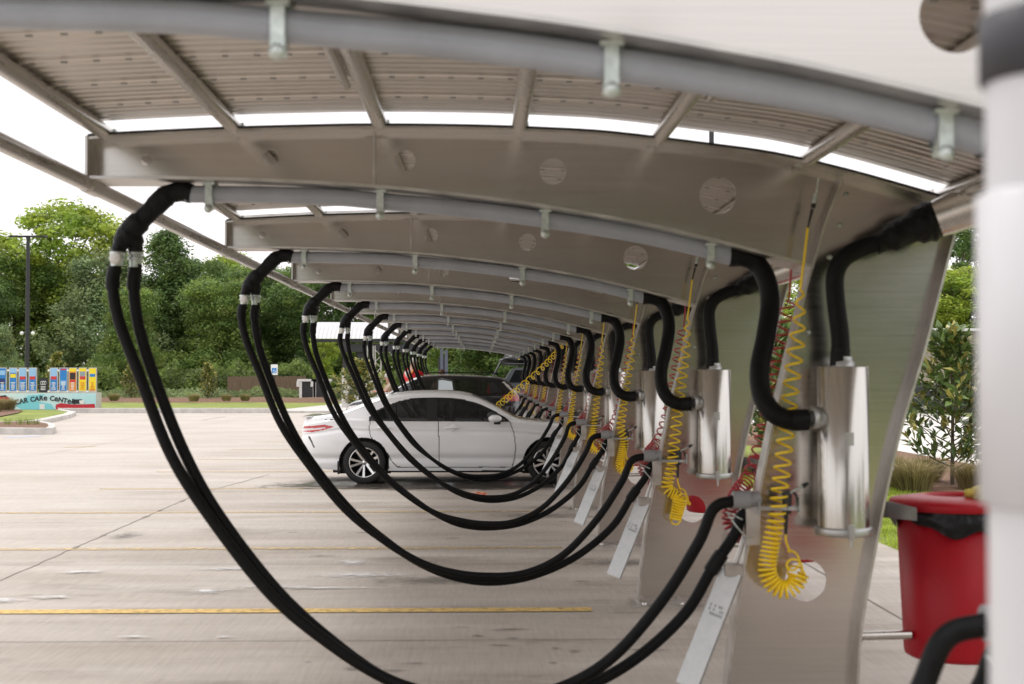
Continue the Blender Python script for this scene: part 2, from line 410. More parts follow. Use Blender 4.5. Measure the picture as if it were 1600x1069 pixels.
# ---- canister, its two hoses
cb = L(1318,826,-.21); ct = L(1318,574,-.21); CX = cb[0]; CR = .118
def make_canister(k):
    a = empty('vacuum_canister', (CX, AY[k-1]-.21, 0))
    z0, z1 = cb[2], ct[2]
    m = MB(); m.lathe([(CR,z0),(CR,z1),(CR-.004,z1+.003),(.001,z1+.004)], 40); 
    m.build('drum', M['stainless'], a)
    m = MB(); m.lathe([(CR-.005,z0-.03),(CR+.012,z0-.028),(CR+.016,z0-.018),(CR+.016,z0+.002),(CR+.012,z0+.01),(CR-.002,z0+.01)], 40); m.lathe([(.001,z0-.035),(CR,z0-.03)], 40)
    m.box((-.012,-CR-.035,z0-.035),(.012,-CR-.005,z0+.03)); m.tube([(0,-CR-.02,z0-.03),(0,-CR-.02,z0-.075)], .006, 6); m.build('bottom_lid', M['alu_plate'], a)
    m = MB(); m.lathe([(.055,z1),(.055,z1+.025),(.046,z1+.03),(.046,z1+.05)], 24); m.build('top_port', M['alu_plate'], a)
    m = MB(); zp = L(1270,652,-.21)[2]; c = Vector((-CR+.02,-.02,zp)); lathe_at(m, c, (-1,-.25,0), [(.05,0),(.05,.04),(.055,.042),(.055,.058),(.03,.06)], 24); m.build('side_port', M['alu_plate'], a)
    m = MB(); m.box((CR*.5,.03,z0+.1),(CR*.5+.03,.21,z0+.13)); m.box((CR*.5,.03,z1-.13),(CR*.5+.03,.21,z1-.1)); m.build('bracket', M['flange'], a)
    if k in (2,3):
        m = MB()
        for i in range(5):
            aa = R(-100+i*4)
            m.add([((CR+.001)*math.cos(aa),(CR+.001)*math.sin(aa),z1-.36),((CR+.001)*math.cos(aa+R(4)),(CR+.001)*math.sin(aa+R(4)),z1-.36),((CR+.001)*math.cos(aa+R(4)),(CR+.001)*math.sin(aa+R(4)),z1-.3),((CR+.001)*math.cos(aa),(CR+.001)*math.sin(aa),z1-.3)],[(0,1,2,3)])
        m.build('sticker', M['alu_plate'], a)
    tag(a, f'upright polished steel canister mounted on the leg of the {ORD[k-1]} arch', 'vacuum canister', 'polished canisters on the arch legs')
    # S-shaped hose
    r = empty('suction_hose', (0, AY[k-1], 0))
    sh = [(1140,400,0),(1165,402,0),(1186,416,0),(1200,445,-.03),(1203,480,-.05),(1196,530,-.1),(1187,575,-.14),(1190,615,-.18),(1206,643,-.22),(1232,656,-.24),(1262,656,-.24)]
    q = spline([L(*p) for p in sh], 6); m = MB(); m.tube(q, [.05]*8+[.047]*(len(q)-8), 18); m.build('hose_body', M['rubber'], r)
    m = MB(); m.tube(q[:4], .053, 18); m.build('cuff', M['boot'], r); m = MB(); m.tube(q[-6:], .05, 18); m.build('cuff', M['boot'], r)
    tag(r, f'thick S-shaped black hose from the grey pipe to the canister on the {ORD[k-1]} arch', 'suction hose', 'S-shaped hoses feeding the canisters')
    r = empty('riser_hose', (0, AY[k-1], 0))
    rh = [(1312,572,-.21),(1313,530,-.21),(1306,470,-.21),(1305,430,-.21),(1318,404,-.22),(1345,388,-.23),(1375,378,-.25)]
    q = spline([L(*p) for p in rh], 6); m = MB(); m.tube(q, .043, 18); m.build('hose_body', M['rubber'], r)
    b = [(1368,382,-.25),(1390,372,-.25),(1425,356,-.26),(1462,343,-.27)]
    q2 = spline([L(*p) for p in b], 4); m = MB(); n_ = len(q2); m.tube(q2, [.05]*4+[.070]*5+[.09]*(n_-9), 20)
    lathe_at(m, q2[3], q2[4]-q2[2], [(.052,-.01),(.058,0),(.052,.01)], 18); lathe_at(m, q2[-2], q2[-1]-q2[-3], [(.092,-.014),(.1,0),(.092,.014)], 22); m.build('boot', M['boot'], r)
    m = MB(); m.tube(q[:5], .046, 18); m.build('cuff', M['boot'], r)
    tag(r, f'bent black hose rising from the canister of the {ORD[k-1]} arch to the overhead steel pipe', 'riser hose', 'bent hoses above the canisters')
for k in range(1, 13): make_canister(k)
# ---- overhead steel manifold
MXp = L(1520,318,0)
mf = empty('exhaust_manifold')
m = MB(); m.tube([(MXp[0]+.03,-.9,MXp[2]),(MXp[0]+.03,AY[-1]+.6,MXp[2])], .1, 32); m.build('main_pipe', M['stainless'], mf)
for k in range(1, 13):
    e = Vector(L(1462,343,-.27)); e.y += AY[k-1]; s = Vector((MXp[0]+.02, AY[k-1]-.42, MXp[2]))
    m = MB(); m.tube([s, e-(e-s).normalized()*.0], [.108,.088], 28); m.build('branch_pipe', M['stainless'], mf)
tag(mf, 'long stainless steel pipe running overhead along the outer side of the arch legs', 'steel pipe')
# ---- air hoses
def coil(path, pitch, rad, tr, n=9, sides=5):
    """helix round a path; pitch(t), rad(t) with t in 0..1"""
    q = resample(spline(path, 10), .004); out = []; ph = 0; m = len(q)
    N = Vector((0,1,0))
    for i in range(m):
        t = (q[min(i+1,m-1)]-q[max(i-1,0)]).normalized(); N = (N-t*N.dot(t)).normalized(); B = t.cross(N)
        out.append((q[i], N.copy(), B, ph)); ph += 2*math.pi*.004/pitch(i/m)
    pts = []; last = -9
    i = 0
    import bisect
    phs = [o[3] for o in out]; tot = phs[-1]; steps = int(tot/(2*math.pi/n))
    for s_ in range(steps):
        a = s_*2*math.pi/n; j = min(bisect.bisect_left(phs, a), m-1); j0 = max(j-1,0)
        f = 0 if phs[j] == phs[j0] else (a-phs[j0])/(phs[j]-phs[j0])
        c = out[j0][0].lerp(out[j][0], f); r = rad(j/m)
        pts.append(c + out[j][1]*math.cos(a)*r + out[j][2]*math.sin(a)*r)
    return pts
def make_yellow(k):
    rnd = random.Random(k*5+1); jx = 0 if k in (2,3) else rnd.uniform(-12,12); jy = 0 if k in (2,3) else rnd.uniform(-30,10)
    a = empty('air_hose', (0, AY[k-1], 0)); D = -.17
    if k == 8: return make_pulled(a)
    hook = L(1278,290,D)
    m = MB(); m.tube([L(1279,278,D),L(1276,300,D),L(1274,306,D)], .005, 6); m.tube([L(1274,304,D),L(1272,318,D)], .012, 8); m.build('swivel', M['zinc'], a)
    m = MB(); m.tube([L(1272,318,D),L(1270,325,D)], .011, 8); m.tube([L(1269,327,D),L(1262,358,D)], [.008,.004], 8); m.build('fitting', M['black'], a)
    path = [L(1251+jx*.1,452,D),L(1249+jx*.3,500,D),L(1240+jx*.5,570,D),L(1232+jx,640,D),L(1226+jx,700,D),L(1219+jx,760,D),L(1213+jx,810+jy*.2,D),L(1203+jx,860+jy*.5,D),L(1199+jx,893+jy,D),L(1210+jx,915+jy,D),L(1228+jx,922+jy,D),L(1243+jx,912+jy,D),L(1250+jx,895+jy,D)]
    if k == 3: path = path[:8] + [L(1228,880,D), L(1226,915,D), L(1222,935,D), L(1232,905,D-.03), L(1240,880,D-.05)]
    if k == 4: path = path[:6] + [L(1222,800,D), L(1214,850,D), L(1208,880,D), L(1218,900,D-.02), L(1238,892,D-.04), L(1240,870,D-.05)]
    pitch = lambda t: (.082-.035*t if t < .5 else max(.0205, .062-.16*(t-.5)))
    rad = lambda t: (.012+.026*min(1,t*6)) if t < .62 else .038+.01*(t-.62)
    pts = coil(path, pitch, rad, .006, 12 if k < 6 else 8)
    st = spline([L(1262,356,D), L(1257,400,D), L(1252,440,D), pts[0]], 5)
    # loose loops and the strand up to the gun
    e = pts[-1]; loops = []
    for i in range(26):
        t = i/25; aa = t*4.6*math.pi; c = Vector(L(1246+jx,900+jy,D)).lerp(Vector(L(1236+jx*.5,872+jy*.6,D)), t)
        loops.append(c+Vector((math.cos(aa)*.035, math.sin(aa*.5)*.02, math.sin(aa)*.035)))
    tail = spline([loops[-1], L(1234+jx*.3,862,D), L(1228,845,D), L(1228,832,D)], 5)
    m = MB(); m.tube(st+pts[1:], .0062, 6); m.tube(spline([e]+loops, 2)+tail, .0055, 6); m.build('coil', M['yellow'], a)
    g = MB(); g.tube([L(1228,835,D),L(1228,800,D)], [.007,.012], 8)
    g.tube([L(1229,803,D),L(1230,775,D),L(1226,768,D)], [.02,.022,.018], 10); g.tube(spline([L(1226,768,D),L(1243,772,D),L(1250,800,D)],4), .006, 6)
    gb = g.build('blow_gun', M['black'], a)
    g = MB(); g.tube([L(1230,772,D),L(1254,760,D)], .007, 8); g.build('gun_nozzle', M['zinc'], gb)
    g = MB(); g.tube([L(1254,760,D),L(1263,755,D)], [.013,.007], 8); g.build('gun_tip', M['black'], gb)
    tag(a, f'yellow coiled air hose with black blow gun hanging at the leg of the {ORD[k-1]} arch', 'air hose', 'yellow coiled air hoses')
def make_pulled(a):
    Yk = AY[7]
    p0 = P(883,536,Yk-.3); p1 = P(850,572,26.3); p2 = P(812,606,24.8); p3 = P(775,637,22.9)
    o = Vector((0, Yk, 0))
    q = [p0-o, p1-o, p2-o, p3-o]
    pts = coil(q, lambda t: .33, lambda t: .05*min(1,t*8+.2), .007, 14); m = MB(); m.tube([q[0]+Vector((0,0,.3))]+pts, .009, 6); m.build('coil', M['yellow'], a)
    m = MB(); m.tube([q[0]+Vector((0,0,.42)), q[0]+Vector((0,0,.3))], .012, 8); m.build('fitting', M['black'], a)
    tag(a, 'yellow coiled air hose stretched slanting down over the white sedan windshield', 'air hose', 'yellow coiled air hoses')
for k in range(1, 13): make_yellow(k)
def make_redhose(k):
    a = empty('scented_air_hose', (0, AY[k-1], 0)); D = .22
    rnd = random.Random(k)
    j = 0 if k < 4 else rnd.uniform(-8,8)
    top = [L(1238,390,D),L(1235,440,D),L(1232,470,D)]
    path = [L(1232,470,D),L(1224,520,D),L(1213,580,D),L(1202,640,D),L(1188,700,D),L(1174,742,.16),L(1156+j,765,.10),L(1146+j,785,.06),L(1140+j,808,.04),L(1146+j,828,.03),L(1162+j,838,.03),L(1178,828,.04),L(1184,806,.06)]
    pts = coil(path, lambda t: .07-.02*t if t < .66 else .021, lambda t: .04 if t < .66 else .036, .006, 11)
    m = MB(); m.tube(spline(top,4)+pts, .0058, 6)
    m.build('coil', M['red_hose'], a)
    m = MB(); m.tube([L(1240,378,D),L(1238,392,D)], .011, 8); m.build('fitting', M['black'], a)
    tag(a, f'red coiled hose behind the {ORD[k-1]} arch leg, bunched at its nozzle holder', 'coiled hose', 'red coiled hoses behind the legs')
for k in range(2, 13): make_redhose(k)
# ---- bins carried on the outer side of the legs
def make_bin(k):
    c = L(1499,800,0); z0, z1 = L(1499,1028,0)[2], L(1499,797,0)[2]
    a = empty('trash_can', (c[0], AY[k-1]+.05, 0)); rb, rt = .245, .285
    m = MB(); m.lathe([(.001,z0),(rb-.02,z0),(rb,z0+.012),(rb+.004,z0+.03),(rt-.004,z1-.01),(rt-.02,z1-.008),(rt-.026,z1-.03)], 48); m.build('bin_body', M['can_red'], a)
    m = MB(); zl = z1
    m.lathe([(rt-.02,zl+.0),(rt+.025,zl+.004),(rt+.03,zl+.014),(rt+.03,zl+.04),(rt+.02,zl+.05),(rt*.8,zl+.062),(rt*.55,zl+.072),(rt*.5,zl+.055),(rt*.48,zl-.02)], 48); m.build('bin_lid', M['can_red'], a)
    # black bag hanging out under the lid
    m = MB(); n = 60; vs = []; rr = random.Random(k)
    ph = [rr.uniform(0,6) for _ in range(4)]
    for j in range(7):
        for i in range(n):
            t = 2*math.pi*i/n; dr = .05+.055*max(0,math.cos(t+.9))+.018*math.sin(5*t+ph[0])+.012*math.sin(9*t+ph[1])
            z = zl+.004-dr*j/6*1.2; r_ = rt+.008+.010*math.sin(13*t+ph[2]+j*.5)*(j/6)+.012*(j in (2,3,4)); 
            vs.append((r_*math.cos(t), r_*math.sin(t), z))
    m.add(vs, [(j*n+i, j*n+(i+1)%n, (j+1)*n+(i+1)%n, (j+1)*n+i) for j in range(6) for i in range(n)], True); m.build('bin_liner', M['bag'], a)
    tag(a, f'round red trash can with black liner carried beside the {ORD[k-1]} arch leg', 'trash can', 'red trash cans beside the arch legs')
    return a, c, z1
for k in range(1, 13): a_, bc, bz = make_bin(k)
# crumpled cloth on the nearest visible bin
import mathutils
def blob(name, c, rad, mtl, parent=None, amp=.3, fr=3, seed=0, nu=24, nv=14, smooth=True):
    vs = []; off = Vector((seed*7.3, seed*3.1, seed))
    for j in range(nv+1):
        for i in range(nu):
            th = math.pi*j/nv; ph = 2*math.pi*i/nu; d = Vector((math.sin(th)*math.cos(ph), math.sin(th)*math.sin(ph), math.cos(th)))
            s_ = 1+amp*mathutils.noise.noise(d*fr+off)
            vs.append((c[0]+d.x*rad[0]*s_, c[1]+d.y*rad[1]*s_, c[2]+d.z*rad[2]*s_))
    fs = [(j*nu+i, j*nu+(i+1)%nu, (j+1)*nu+(i+1)%nu, (j+1)*nu+i) for j in range(nv) for i in range(nu)]
    mb = MB(); mb.add(vs, fs, smooth); return mb.build(name, mtl, parent)
o = blob('yellow_cloth', (0,0,0), (.12,.1,.045), M['yellow_bag'], None, .5, 3, 3); o.location = (bc[0]+.12, AY[1]-.1, bz+.085)
tag(o, 'crumpled yellow cloth lying on the lid of the nearest red trash can', 'cloth')
# ---- roof decks and purlins, one canopy per bay
PX = [P(px, 205, Y2-.14).x for px in (160,362,592,812,1033,1265,1478)]
def make_roof(k):
    y0 = AY[k-1]+.34; y1 = AY[k]-.14
    a = empty('canopy_roof')
    m = MB(); xs = [TOP[0][0]-.04+(TOP[-1][0]+.05-TOP[0][0])*i/40 for i in range(41)]
    # ribbed profile across y
    ys = []; y = y0; npl = round((y1-y0)/.40); pl = (y1-y0)/npl
    for p_ in range(npl):
        b = y0+p_*pl
        ys += [(b,0),(b+.004,-.012),(b+.012,-.012),(b+.016,0)]
        for r_ in range(1,5):
            c = b+pl*r_/5; ys += [(c-.02,0),(c-.012,.014),(c+.012,.014),(c+.02,0)]
    ys.append((y1,0)); ny = len(ys)
    vs = [(x, yy, ztop(x)+.078+dz*.7) for x in xs for yy,dz in ys]
    m.add(vs, [(i*ny+j, i*ny+j+1, (i+1)*ny+j+1, (i+1)*ny+j) for i in range(40) for j in range(ny-1)])
    vs = [(x, yy, ztop(x)+.100) for x in xs for yy in (y0,y1)]
    m.add(vs, [(i*2, i*2+2, i*2+3, i*2+1) for i in range(40)])
    m.build('roof_deck', M['deck'], a)
    m = MB()
    for yy in (y0, y1):
        pts = [(x, ztop(x)+.078) for x in xs]; strip(m, pts, .004, .022, 0, 1, yy-.004, yy+.004)
    for x in (xs[0], xs[-1]): m.box((x-.006,y0,ztop(x)+.07),(x+.006,y1,ztop(x)+.15))
    m.build('edge_trim', M['flange'], a)
    m = MB()
    if k <= 5:
        for p_ in range(1, npl):
            b = y0+p_*pl+.008
            for i in range(34):
                x = xs[0]+.05+i*.122; z = ztop(x)+.068; m.box((x-.012,b-.005,z-.004),(x+.012,b+.005,z+.002))
        m.build('rivets', M['cuff'], a)
    for i, x in enumerate(PX):
        m = MB(); z = ztop(x)+.034; m.tube([(x,y0-.26,z),(x,y1+.08,z)], .037, 16)
        pu = m.build('purlin', M['steelpipe'], a)
        m = MB()
        for yy,s_ in ((y0-.26,-1),(y1+.08,1)):
            m.box((x-.05,yy-.03,z-.03),(x+.05,yy+.03,z-.018)); m.box((x+.035,yy-.02,z-.03),(x+.045,yy+.02,z+.02)); lathe_at(m,(x+.06,yy-.01,z-.02),(0,0,1),[(.014,0),(.014,.012),(.001,.014)],6)
        m.build('end_bracket', M['zinc'], pu)
    if k == 1:
        for i, ya in ((2, .72), (4, .68)):
            x = PX[i]+(-.075 if i == 2 else .075); z = ztop(x)+.03; m = MB(); m.tube([(x,y0,z),(x,y0+(y1-y0)*ya,z)], .018, 12); m.build('conduit', M['steelpipe'], a)
    nm = 'nearest' if k == 1 else ORD[k-1]
    tag(a, f'{nm} bay of ribbed metal canopy roof, between the {ORD[k-1]} and {ORD[k]} arches', 'canopy roof', 'ribbed roof bays between the arches')
for k in range(1, 12): make_roof(k)
# eave tube along the free ends of the beams
e = P(143,291,Y2)
m = MB(); m.tube([(e.x,1.5,e.z),(e.x,AY[-1]+.3,e.z)], .037, 20)
for yk in AY: m.tube([(e.x,yk-.09,e.z),(e.x,yk+.09,e.z)], .043, 20)
tag(m.build('eave_pipe', M['steelpipe']), 'long round eave pipe joining the free ends of all the arch beams', 'pipe')
# ---- white column close to the camera
wc = empty('white_pipe_column', (.57, 1.42, 0)); r0 = .068
cx = P(1541,500,1.42).x
wc.location = (cx+r0+.004, 1.42, 0)
zt = lambda y: P(1541,y,1.42).z
m = MB(); m.lathe([(r0,0),(r0,3.0)], 40); m.build('pipe_shaft', M['white_pvc'], wc)
m = MB(); m.lathe([(r0+.001,zt(792)),(r0+.009,zt(786)),(r0+.010,zt(305)),(r0+.001,zt(298))], 40); m.build('sleeve', M['white_pvc'], wc)
m = MB(); m.lathe([(r0+.001,zt(130)),(r0+.006,zt(126)),(r0+.006,zt(26)),(r0+.001,zt(22))], 40); m.build('rubber_coupling', mat('dark_coupling',(.03,.03,.037),.5), wc)
tag(wc, 'blurred white vertical pipe column with black coupling, at the right edge of the photo', 'pipe column')
# ================================================================ GROUND
def nodes_concrete():
    m = bpy.data.materials.new('concrete'); m.use_nodes = True; t = m.node_tree; b = t.nodes['Principled BSDF']; N = t.nodes.new; K = t.links.new
    tcn = N('ShaderNodeTexCoord')
    def noise(scale, st=(1,1,1), det=6, rough=.6):
        mp = N('ShaderNodeMapping'); mp.inputs['Scale'].default_value = st; K(tcn.outputs['Object'], mp.inputs[0])
        n = N('ShaderNodeTexNoise'); n.inputs['Scale'].default_value = scale; n.inputs['Detail'].default_value = det; n.inputs['Roughness'].default_value = rough
        K(mp.outputs[0], n.inputs['Vector']); return n.outputs[0]
    def ramp(s, p0, c0, p1, c1):
        r = N('ShaderNodeValToRGB'); r.color_ramp.elements[0].position = p0; r.color_ramp.elements[0].color = (*c0,1)
        r.color_ramp.elements[1].position = p1; r.color_ramp.elements[1].color = (*c1,1); K(s, r.inputs[0]); return r.outputs[0]
    def mix(a, c, mode='MULTIPLY', f=1):
        q = N('ShaderNodeMix'); q.data_type = 'RGBA'; q.blend_type = mode; q.inputs[0].default_value = f; K(a, q.inputs[6]); K(c, q.inputs[7]); return q.outputs[2]
    base = ramp(noise(.35, (1,1,1), 5), .3, (.45,.40,.35), .7, (.555,.51,.46))
    fine = ramp(noise(14, (1,.5,1), 5, .6), .3, (.955,.95,.945), .7, (1,1,1))
    # streaks left by sweeping and by cars pulling in, along x
    st1 = ramp(noise(1.0, (.25,1.3,1), 5, .55), .36, (.77,.745,.72), .62, (1,1,1))
    st2 = ramp(noise(1.2, (.4,1.0,1), 8, .66), .56, (1,1,1), .72, (.56,.53,.49))
    broom = ramp(noise(26, (1.6,.10,1), 3, .5),   .3, (.86,.85,.84), .7, (1,1,1))
    spots = ramp(noise(5, (1,1,1), 9, .75), .69, (1,1,1), .76, (.55,.52,.49))
    # wear is stronger in the bays (x > -3.5) than out on the open lot
    sp_ = N('ShaderNodeSeparateXYZ'); K(tcn.outputs['Object'], sp_.inputs[0])
    mr = N('ShaderNodeMapRange'); mr.inputs[1].default_value = -7; mr.inputs[2].default_value = -2.5; mr.inputs[3].default_value = .12; mr.inputs[4].default_value = 1; K(sp_.outputs[0], mr.inputs[0])
    wear = mix(mix(st1, st2), spots)
    q = N('ShaderNodeMix'); q.data_type = 'RGBA'; q.inputs[6].default_value = (1,1,1,1); K(mr.outputs[0], q.inputs[0]); K(wear, q.inputs[7])
    col = mix(mix(mix(base, fine), broom), q.outputs[2])
    K(col, b.inputs['Base Color'])
    rr = N('ShaderNodeMapRange'); rr.inputs[1].default_value = .4; rr.inputs[2].default_value = .7; rr.inputs[3].default_value = .62; rr.inputs[4].default_value = .9; K(noise(1.1, (.3,1.4,1)), rr.inputs[0]); K(rr.outputs[0], b.inputs['Roughness'])
    bn = N('ShaderNodeBump'); bn.inputs['Strength'].default_value = .12; bn.inputs['Distance'].default_value = .01; K(noise(60, (1,1,1), 6), bn.inputs['Height']); K(bn.outputs[0], b.inputs['Normal'])
    return m
M['concrete'] = nodes_concrete()
M['kerb'] = mat('kerb_concrete', (.56,.54,.51), .85, var=.2, scale=3, bump=.2, bscale=40)
M['lawn'] = mat('lawn', (.235,.265,.045), .9, var=.3, scale=.8, col2=(.15,.20,.03), bump=.8, bscale=30)
M['rough_grass'] = mat('rough_grass', (.17,.18,.06), .95, var=.4, scale=.6, col2=(.10,.14,.04), bump=.8, bscale=10)
M['mulch'] = mat('pine_mulch', (.21,.115,.065), .95, var=.5, scale=9, col2=(.10,.055,.035), bump=1, bscale=22)
M['joint'] = mat('joint', (.27,.245,.215), .9)
M['line'] = mat('faded_yellow_paint', (.74,.46,.09), .75, var=.2, scale=5, col2=(.60,.45,.24))
def worn(name, c, rough, lo, hi, scale, radial=True, st=(1,1,1)):
    # thin film with a broken, fading edge
    m = mat(name, c, rough, var=.3, scale=scale); t = m.node_tree; N = t.nodes.new; K = t.links.new; b = t.nodes['Principled BSDF']
    tcn = N('ShaderNodeTexCoord'); mp = N('ShaderNodeMapping'); mp.inputs['Scale'].default_value = st; K(tcn.outputs['Object'], mp.inputs[0])
    n = N('ShaderNodeTexNoise'); n.inputs['Scale'].default_value = scale; n.inputs['Detail'].default_value = 8; n.inputs['Roughness'].default_value = .65; K(mp.outputs[0], n.inputs['Vector'])
    val = n.outputs[0]
    if radial:
        sub_ = N('ShaderNodeVectorMath'); sub_.operation = 'SUBTRACT'; sub_.inputs[1].default_value = (.5,.5,0); K(tcn.outputs['Generated'], sub_.inputs[0])
        ml_ = N('ShaderNodeVectorMath'); ml_.operation = 'MULTIPLY'; ml_.inputs[1].default_value = (2,2,0); K(sub_.outputs[0], ml_.inputs[0])
        ln = N('ShaderNodeVectorMath'); ln.operation = 'LENGTH'; K(ml_.outputs[0], ln.inputs[0])
        a_ = N('ShaderNodeMath'); a_.operation = 'MULTIPLY_ADD'; a_.inputs[1].default_value = -.42; K(ln.outputs['Value'], a_.inputs[0])
        o_ = N('ShaderNodeMath'); o_.operation = 'ADD'; o_.inputs[1].default_value = .30; K(val, o_.inputs[0]); K(o_.outputs[0], a_.inputs[2]); val = a_.outputs[0]
    mr = N('ShaderNodeMapRange'); mr.inputs[1].default_value = lo; mr.inputs[2].default_value = hi; K(val, mr.inputs[0]); K(mr.outputs[0], b.inputs['Alpha'])
    return m
M['blue_line'] = mat('faded_blue_paint', (.36,.46,.68), .75, var=.3, scale=4, col2=(.5,.5,.55))
M['white_line'] = worn('pale_residue', (.70,.69,.68), .6, .50, .85, 9, True, (1,2,1))
M['stain'] = worn('oil_stain', (.17,.155,.13), .5, .50, 1.0, 7, True, (1,2.2,1)); M['worn_line'] = worn('worn_yellow_paint', (.68,.46,.15), .75, .22, .46, 16, False)
M['fade_line'] = worn('faint_yellow_paint', (.62,.46,.22), .75, .30, .70, 12, False)
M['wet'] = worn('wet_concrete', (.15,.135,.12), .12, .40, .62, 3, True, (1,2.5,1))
def sheet(name, pts, z, mtl, kind='structure', label=None):
    m = MB(); m.add([(x,y,z) for x,y in pts], [tuple(range(len(pts)))]); return tag(m.build(name, mtl), label, kind=kind)
# base ground reaching the horizon, the lot, drives, beds
sheet('ground', [(-700,-60),(700,-60),(700,900),(-700,900)], -.012, M['rough_grass'])
lotp = [(-60,-20),(4.0,-20),(4.0,63.2),(-60,63.2)]
sheet('parking_lot', lotp, 0, M['concrete'])
sheet('lawn', [(-70,63.2),(60,63.2),(60,84),(-70,84)], .09, M['lawn'])
sheet('side_lawn', [(4.0,-20),(6.6,-20),(6.6,63.2),(4.0,63.2)], -.004, M['lawn'])
# wavy mulch beds
def bed(name, x0, x1, yf, yb, z, amp, n=40, seed=0, along='x'):
    r = random.Random(seed); pts = []
    for i in range(n+1): pts.append((x0+(x1-x0)*i/n, yf+amp*math.sin(i*.7+seed)+r.uniform(-.1,.1)))
    for i in range(n,-1,-1): pts.append((x0+(x1-x0)*i/n, yb+amp*.5*math.sin(i*.5+seed)))
    if along == 'y': pts = [(b,a) for a,b in pts]
    return sheet(name, pts, z, M['mulch'])
m = MB(); nx, ny = 70, 12; vs = []
for j in range(ny+1):
    for i in range(nx+1):
        x = -27+18.8*i/nx; t = j/ny; y = 82.3+.8*math.sin(x*.8)+(8.6)*t; e_ = min(1, i/5, (nx-i)/5)
        vs.append((x, y, .075+(.24*math.sin(math.pi*min(1,t*1.02))**.7*e_)*(1+.25*mathutils.noise.noise(Vector((x*.5,y*.4,0))))))
m.add(vs, [(j*(nx+1)+i, j*(nx+1)+i+1, (j+1)*(nx+1)+i+1, (j+1)*(nx+1)+i) for j in range(ny) for i in range(nx)], True); tag(m.build('mulch_bed', M['mulch']), kind='structure')
bed('side_mulch_bed', 11, 63, 6.4, 9.3, .0, .12, seed=4, along='y')
sheet('side_drive', [(9.3,6),(19.5,6),(19.5,63.2),(9.3,63.2)], -.006, mat('pale_drive_concrete', (.60,.575,.54), .85, var=.08, scale=2))
# ramp / drive at the back centre
a, b_ = G(452,647), G(520,647)
sheet('back_drive', [(-9.4,63.3),(14,63.3),(14,84.5),(-7.0,84.5)], .1, M['kerb'])
sheet('back_path', [(-17,84.6),(30,84.6),(30,87.5),(-17,87.5)], .112, M['kerb'])
# kerbs: far kerb, left lawn spit, left island
def kerb(name, pts, h=.15, wd=.18, closed=False):
    m = MB(); n = len(pts); A = []
    for i,(x,y) in enumerate(pts):
        p0 = pts[(i-1) % n] if (i or closed) else pts[0]; p1 = pts[(i+1) % n] if (i < n-1 or closed) else pts[-1]
        t = Vector((p1[0]-p0[0], p1[1]-p0[1])).normalized(); nn = Vector((-t.y,t.x))*wd/2; A.append((Vector((x,y))-nn, Vector((x,y))+nn))
    vs = []
    for p,q in A: vs += [(p.x,p.y,.0),(p.x,p.y,h-.02),(p.x*.9+q.x*.1,p.y*.9+q.y*.1,h),(q.x,q.y,h),(q.x,q.y,.0)]
    fs = []
    for i in range(n if closed else n-1):
        j = (i+1) % n
        for k in range(4): fs.append((i*5+k, j*5+k, j*5+k+1, i*5+k+1))
    if not closed: fs += [(4,3,2,1,0), tuple((n-1)*5+k for k in range(5))]
    m.add(vs, fs); return tag(m.build(name, M['kerb']), kind='structure')
gA = G(118,649); 
kerb('kerb', [(-18.4,63.2),(-9.3,63.2)], .22); kerb('kerb', [(-9.3,63.2),(14,63.2)], .105, .3)
def gp(l): return [(G(*p).x, G(*p).y) for p in l]
spit = gp([(-30,672),(0,672),(20,670),(50,665),(80,659),(105,653),(113,649)]); spit += [(-18.5,63.1),(-36,63.1)]
sheet('lawn_spit', spit, .14, M['lawn']); kerb('kerb', spit[:-1], .16, .3)
isl = gp([(-40,678),(40,679),(76,679),(82,676),(79,671),(60,667),(0,668),(-40,668)])
sheet('planting_island', isl, .17, M['mulch']); kerb('island_kerb', isl, .19, .2, True)
c_ = G(0,660); bedp = gp([(-40,668),(0,658),(28,652),(36,648),(20,645.5),(-40,645)])
sheet('corner_mulch', bedp, .175, M['mulch'])
# joints
m = MB()
def seg(a, b, wd, z): 
    a = Vector(a); b = Vector(b); t = (b-a).normalized(); nn = Vector((-t.y,t.x))*wd/2
    m.add([(*(a-nn),z),(*(b-nn),z),(*(b+nn),z),(*(a+nn),z)], [(0,1,2,3)])
def wob(a, b, wd, z, amp=.01, n=20, seed=1):
    r = random.Random(seed); a = Vector(a); b = Vector(b); t = (b-a); nn = Vector((-t.y,t.x)).normalized(); prev = a
    for i in range(1,n+1):
        q = a+t*i/n+nn*r.uniform(-amp,amp)*(i<n); seg(prev, q, wd, z); prev = q
for x in (-16.6,-9.2): seg((x,30),(x,63),.012,.004)
for i in range(1,17): seg((-9 if i < 9 else -60,S*i-1.9),(4,S*i-1.9),.010,.0045)
g0, g1 = G(-40,925), G(310,772); wob(g0.xy, g1.xy, .012, .005, .012, 40, 3)
for t_,l_ in ((.30,.2),(.42,.12),(.63,.25),(.72,.1),(.86,.3),(.95,.2)):
    q_ = g0.lerp(g1,t_); q2_ = g0.lerp(g1,t_+.02*l_/.2); wob(q_.xy,q2_.xy,.05,.0052,.01,5,int(t_*99))
wob(G(310,772).xy, G(420,742).xy, .016, .005, .01, 12, 5)
seg((2.9,-5),(2.9,60),.012,.005)
seg(G(965,658).xy if False else G(315,657).xy, G(352,651).xy, .05, .006)
tag(m.build('slab_joints', M['joint']), kind='structure')
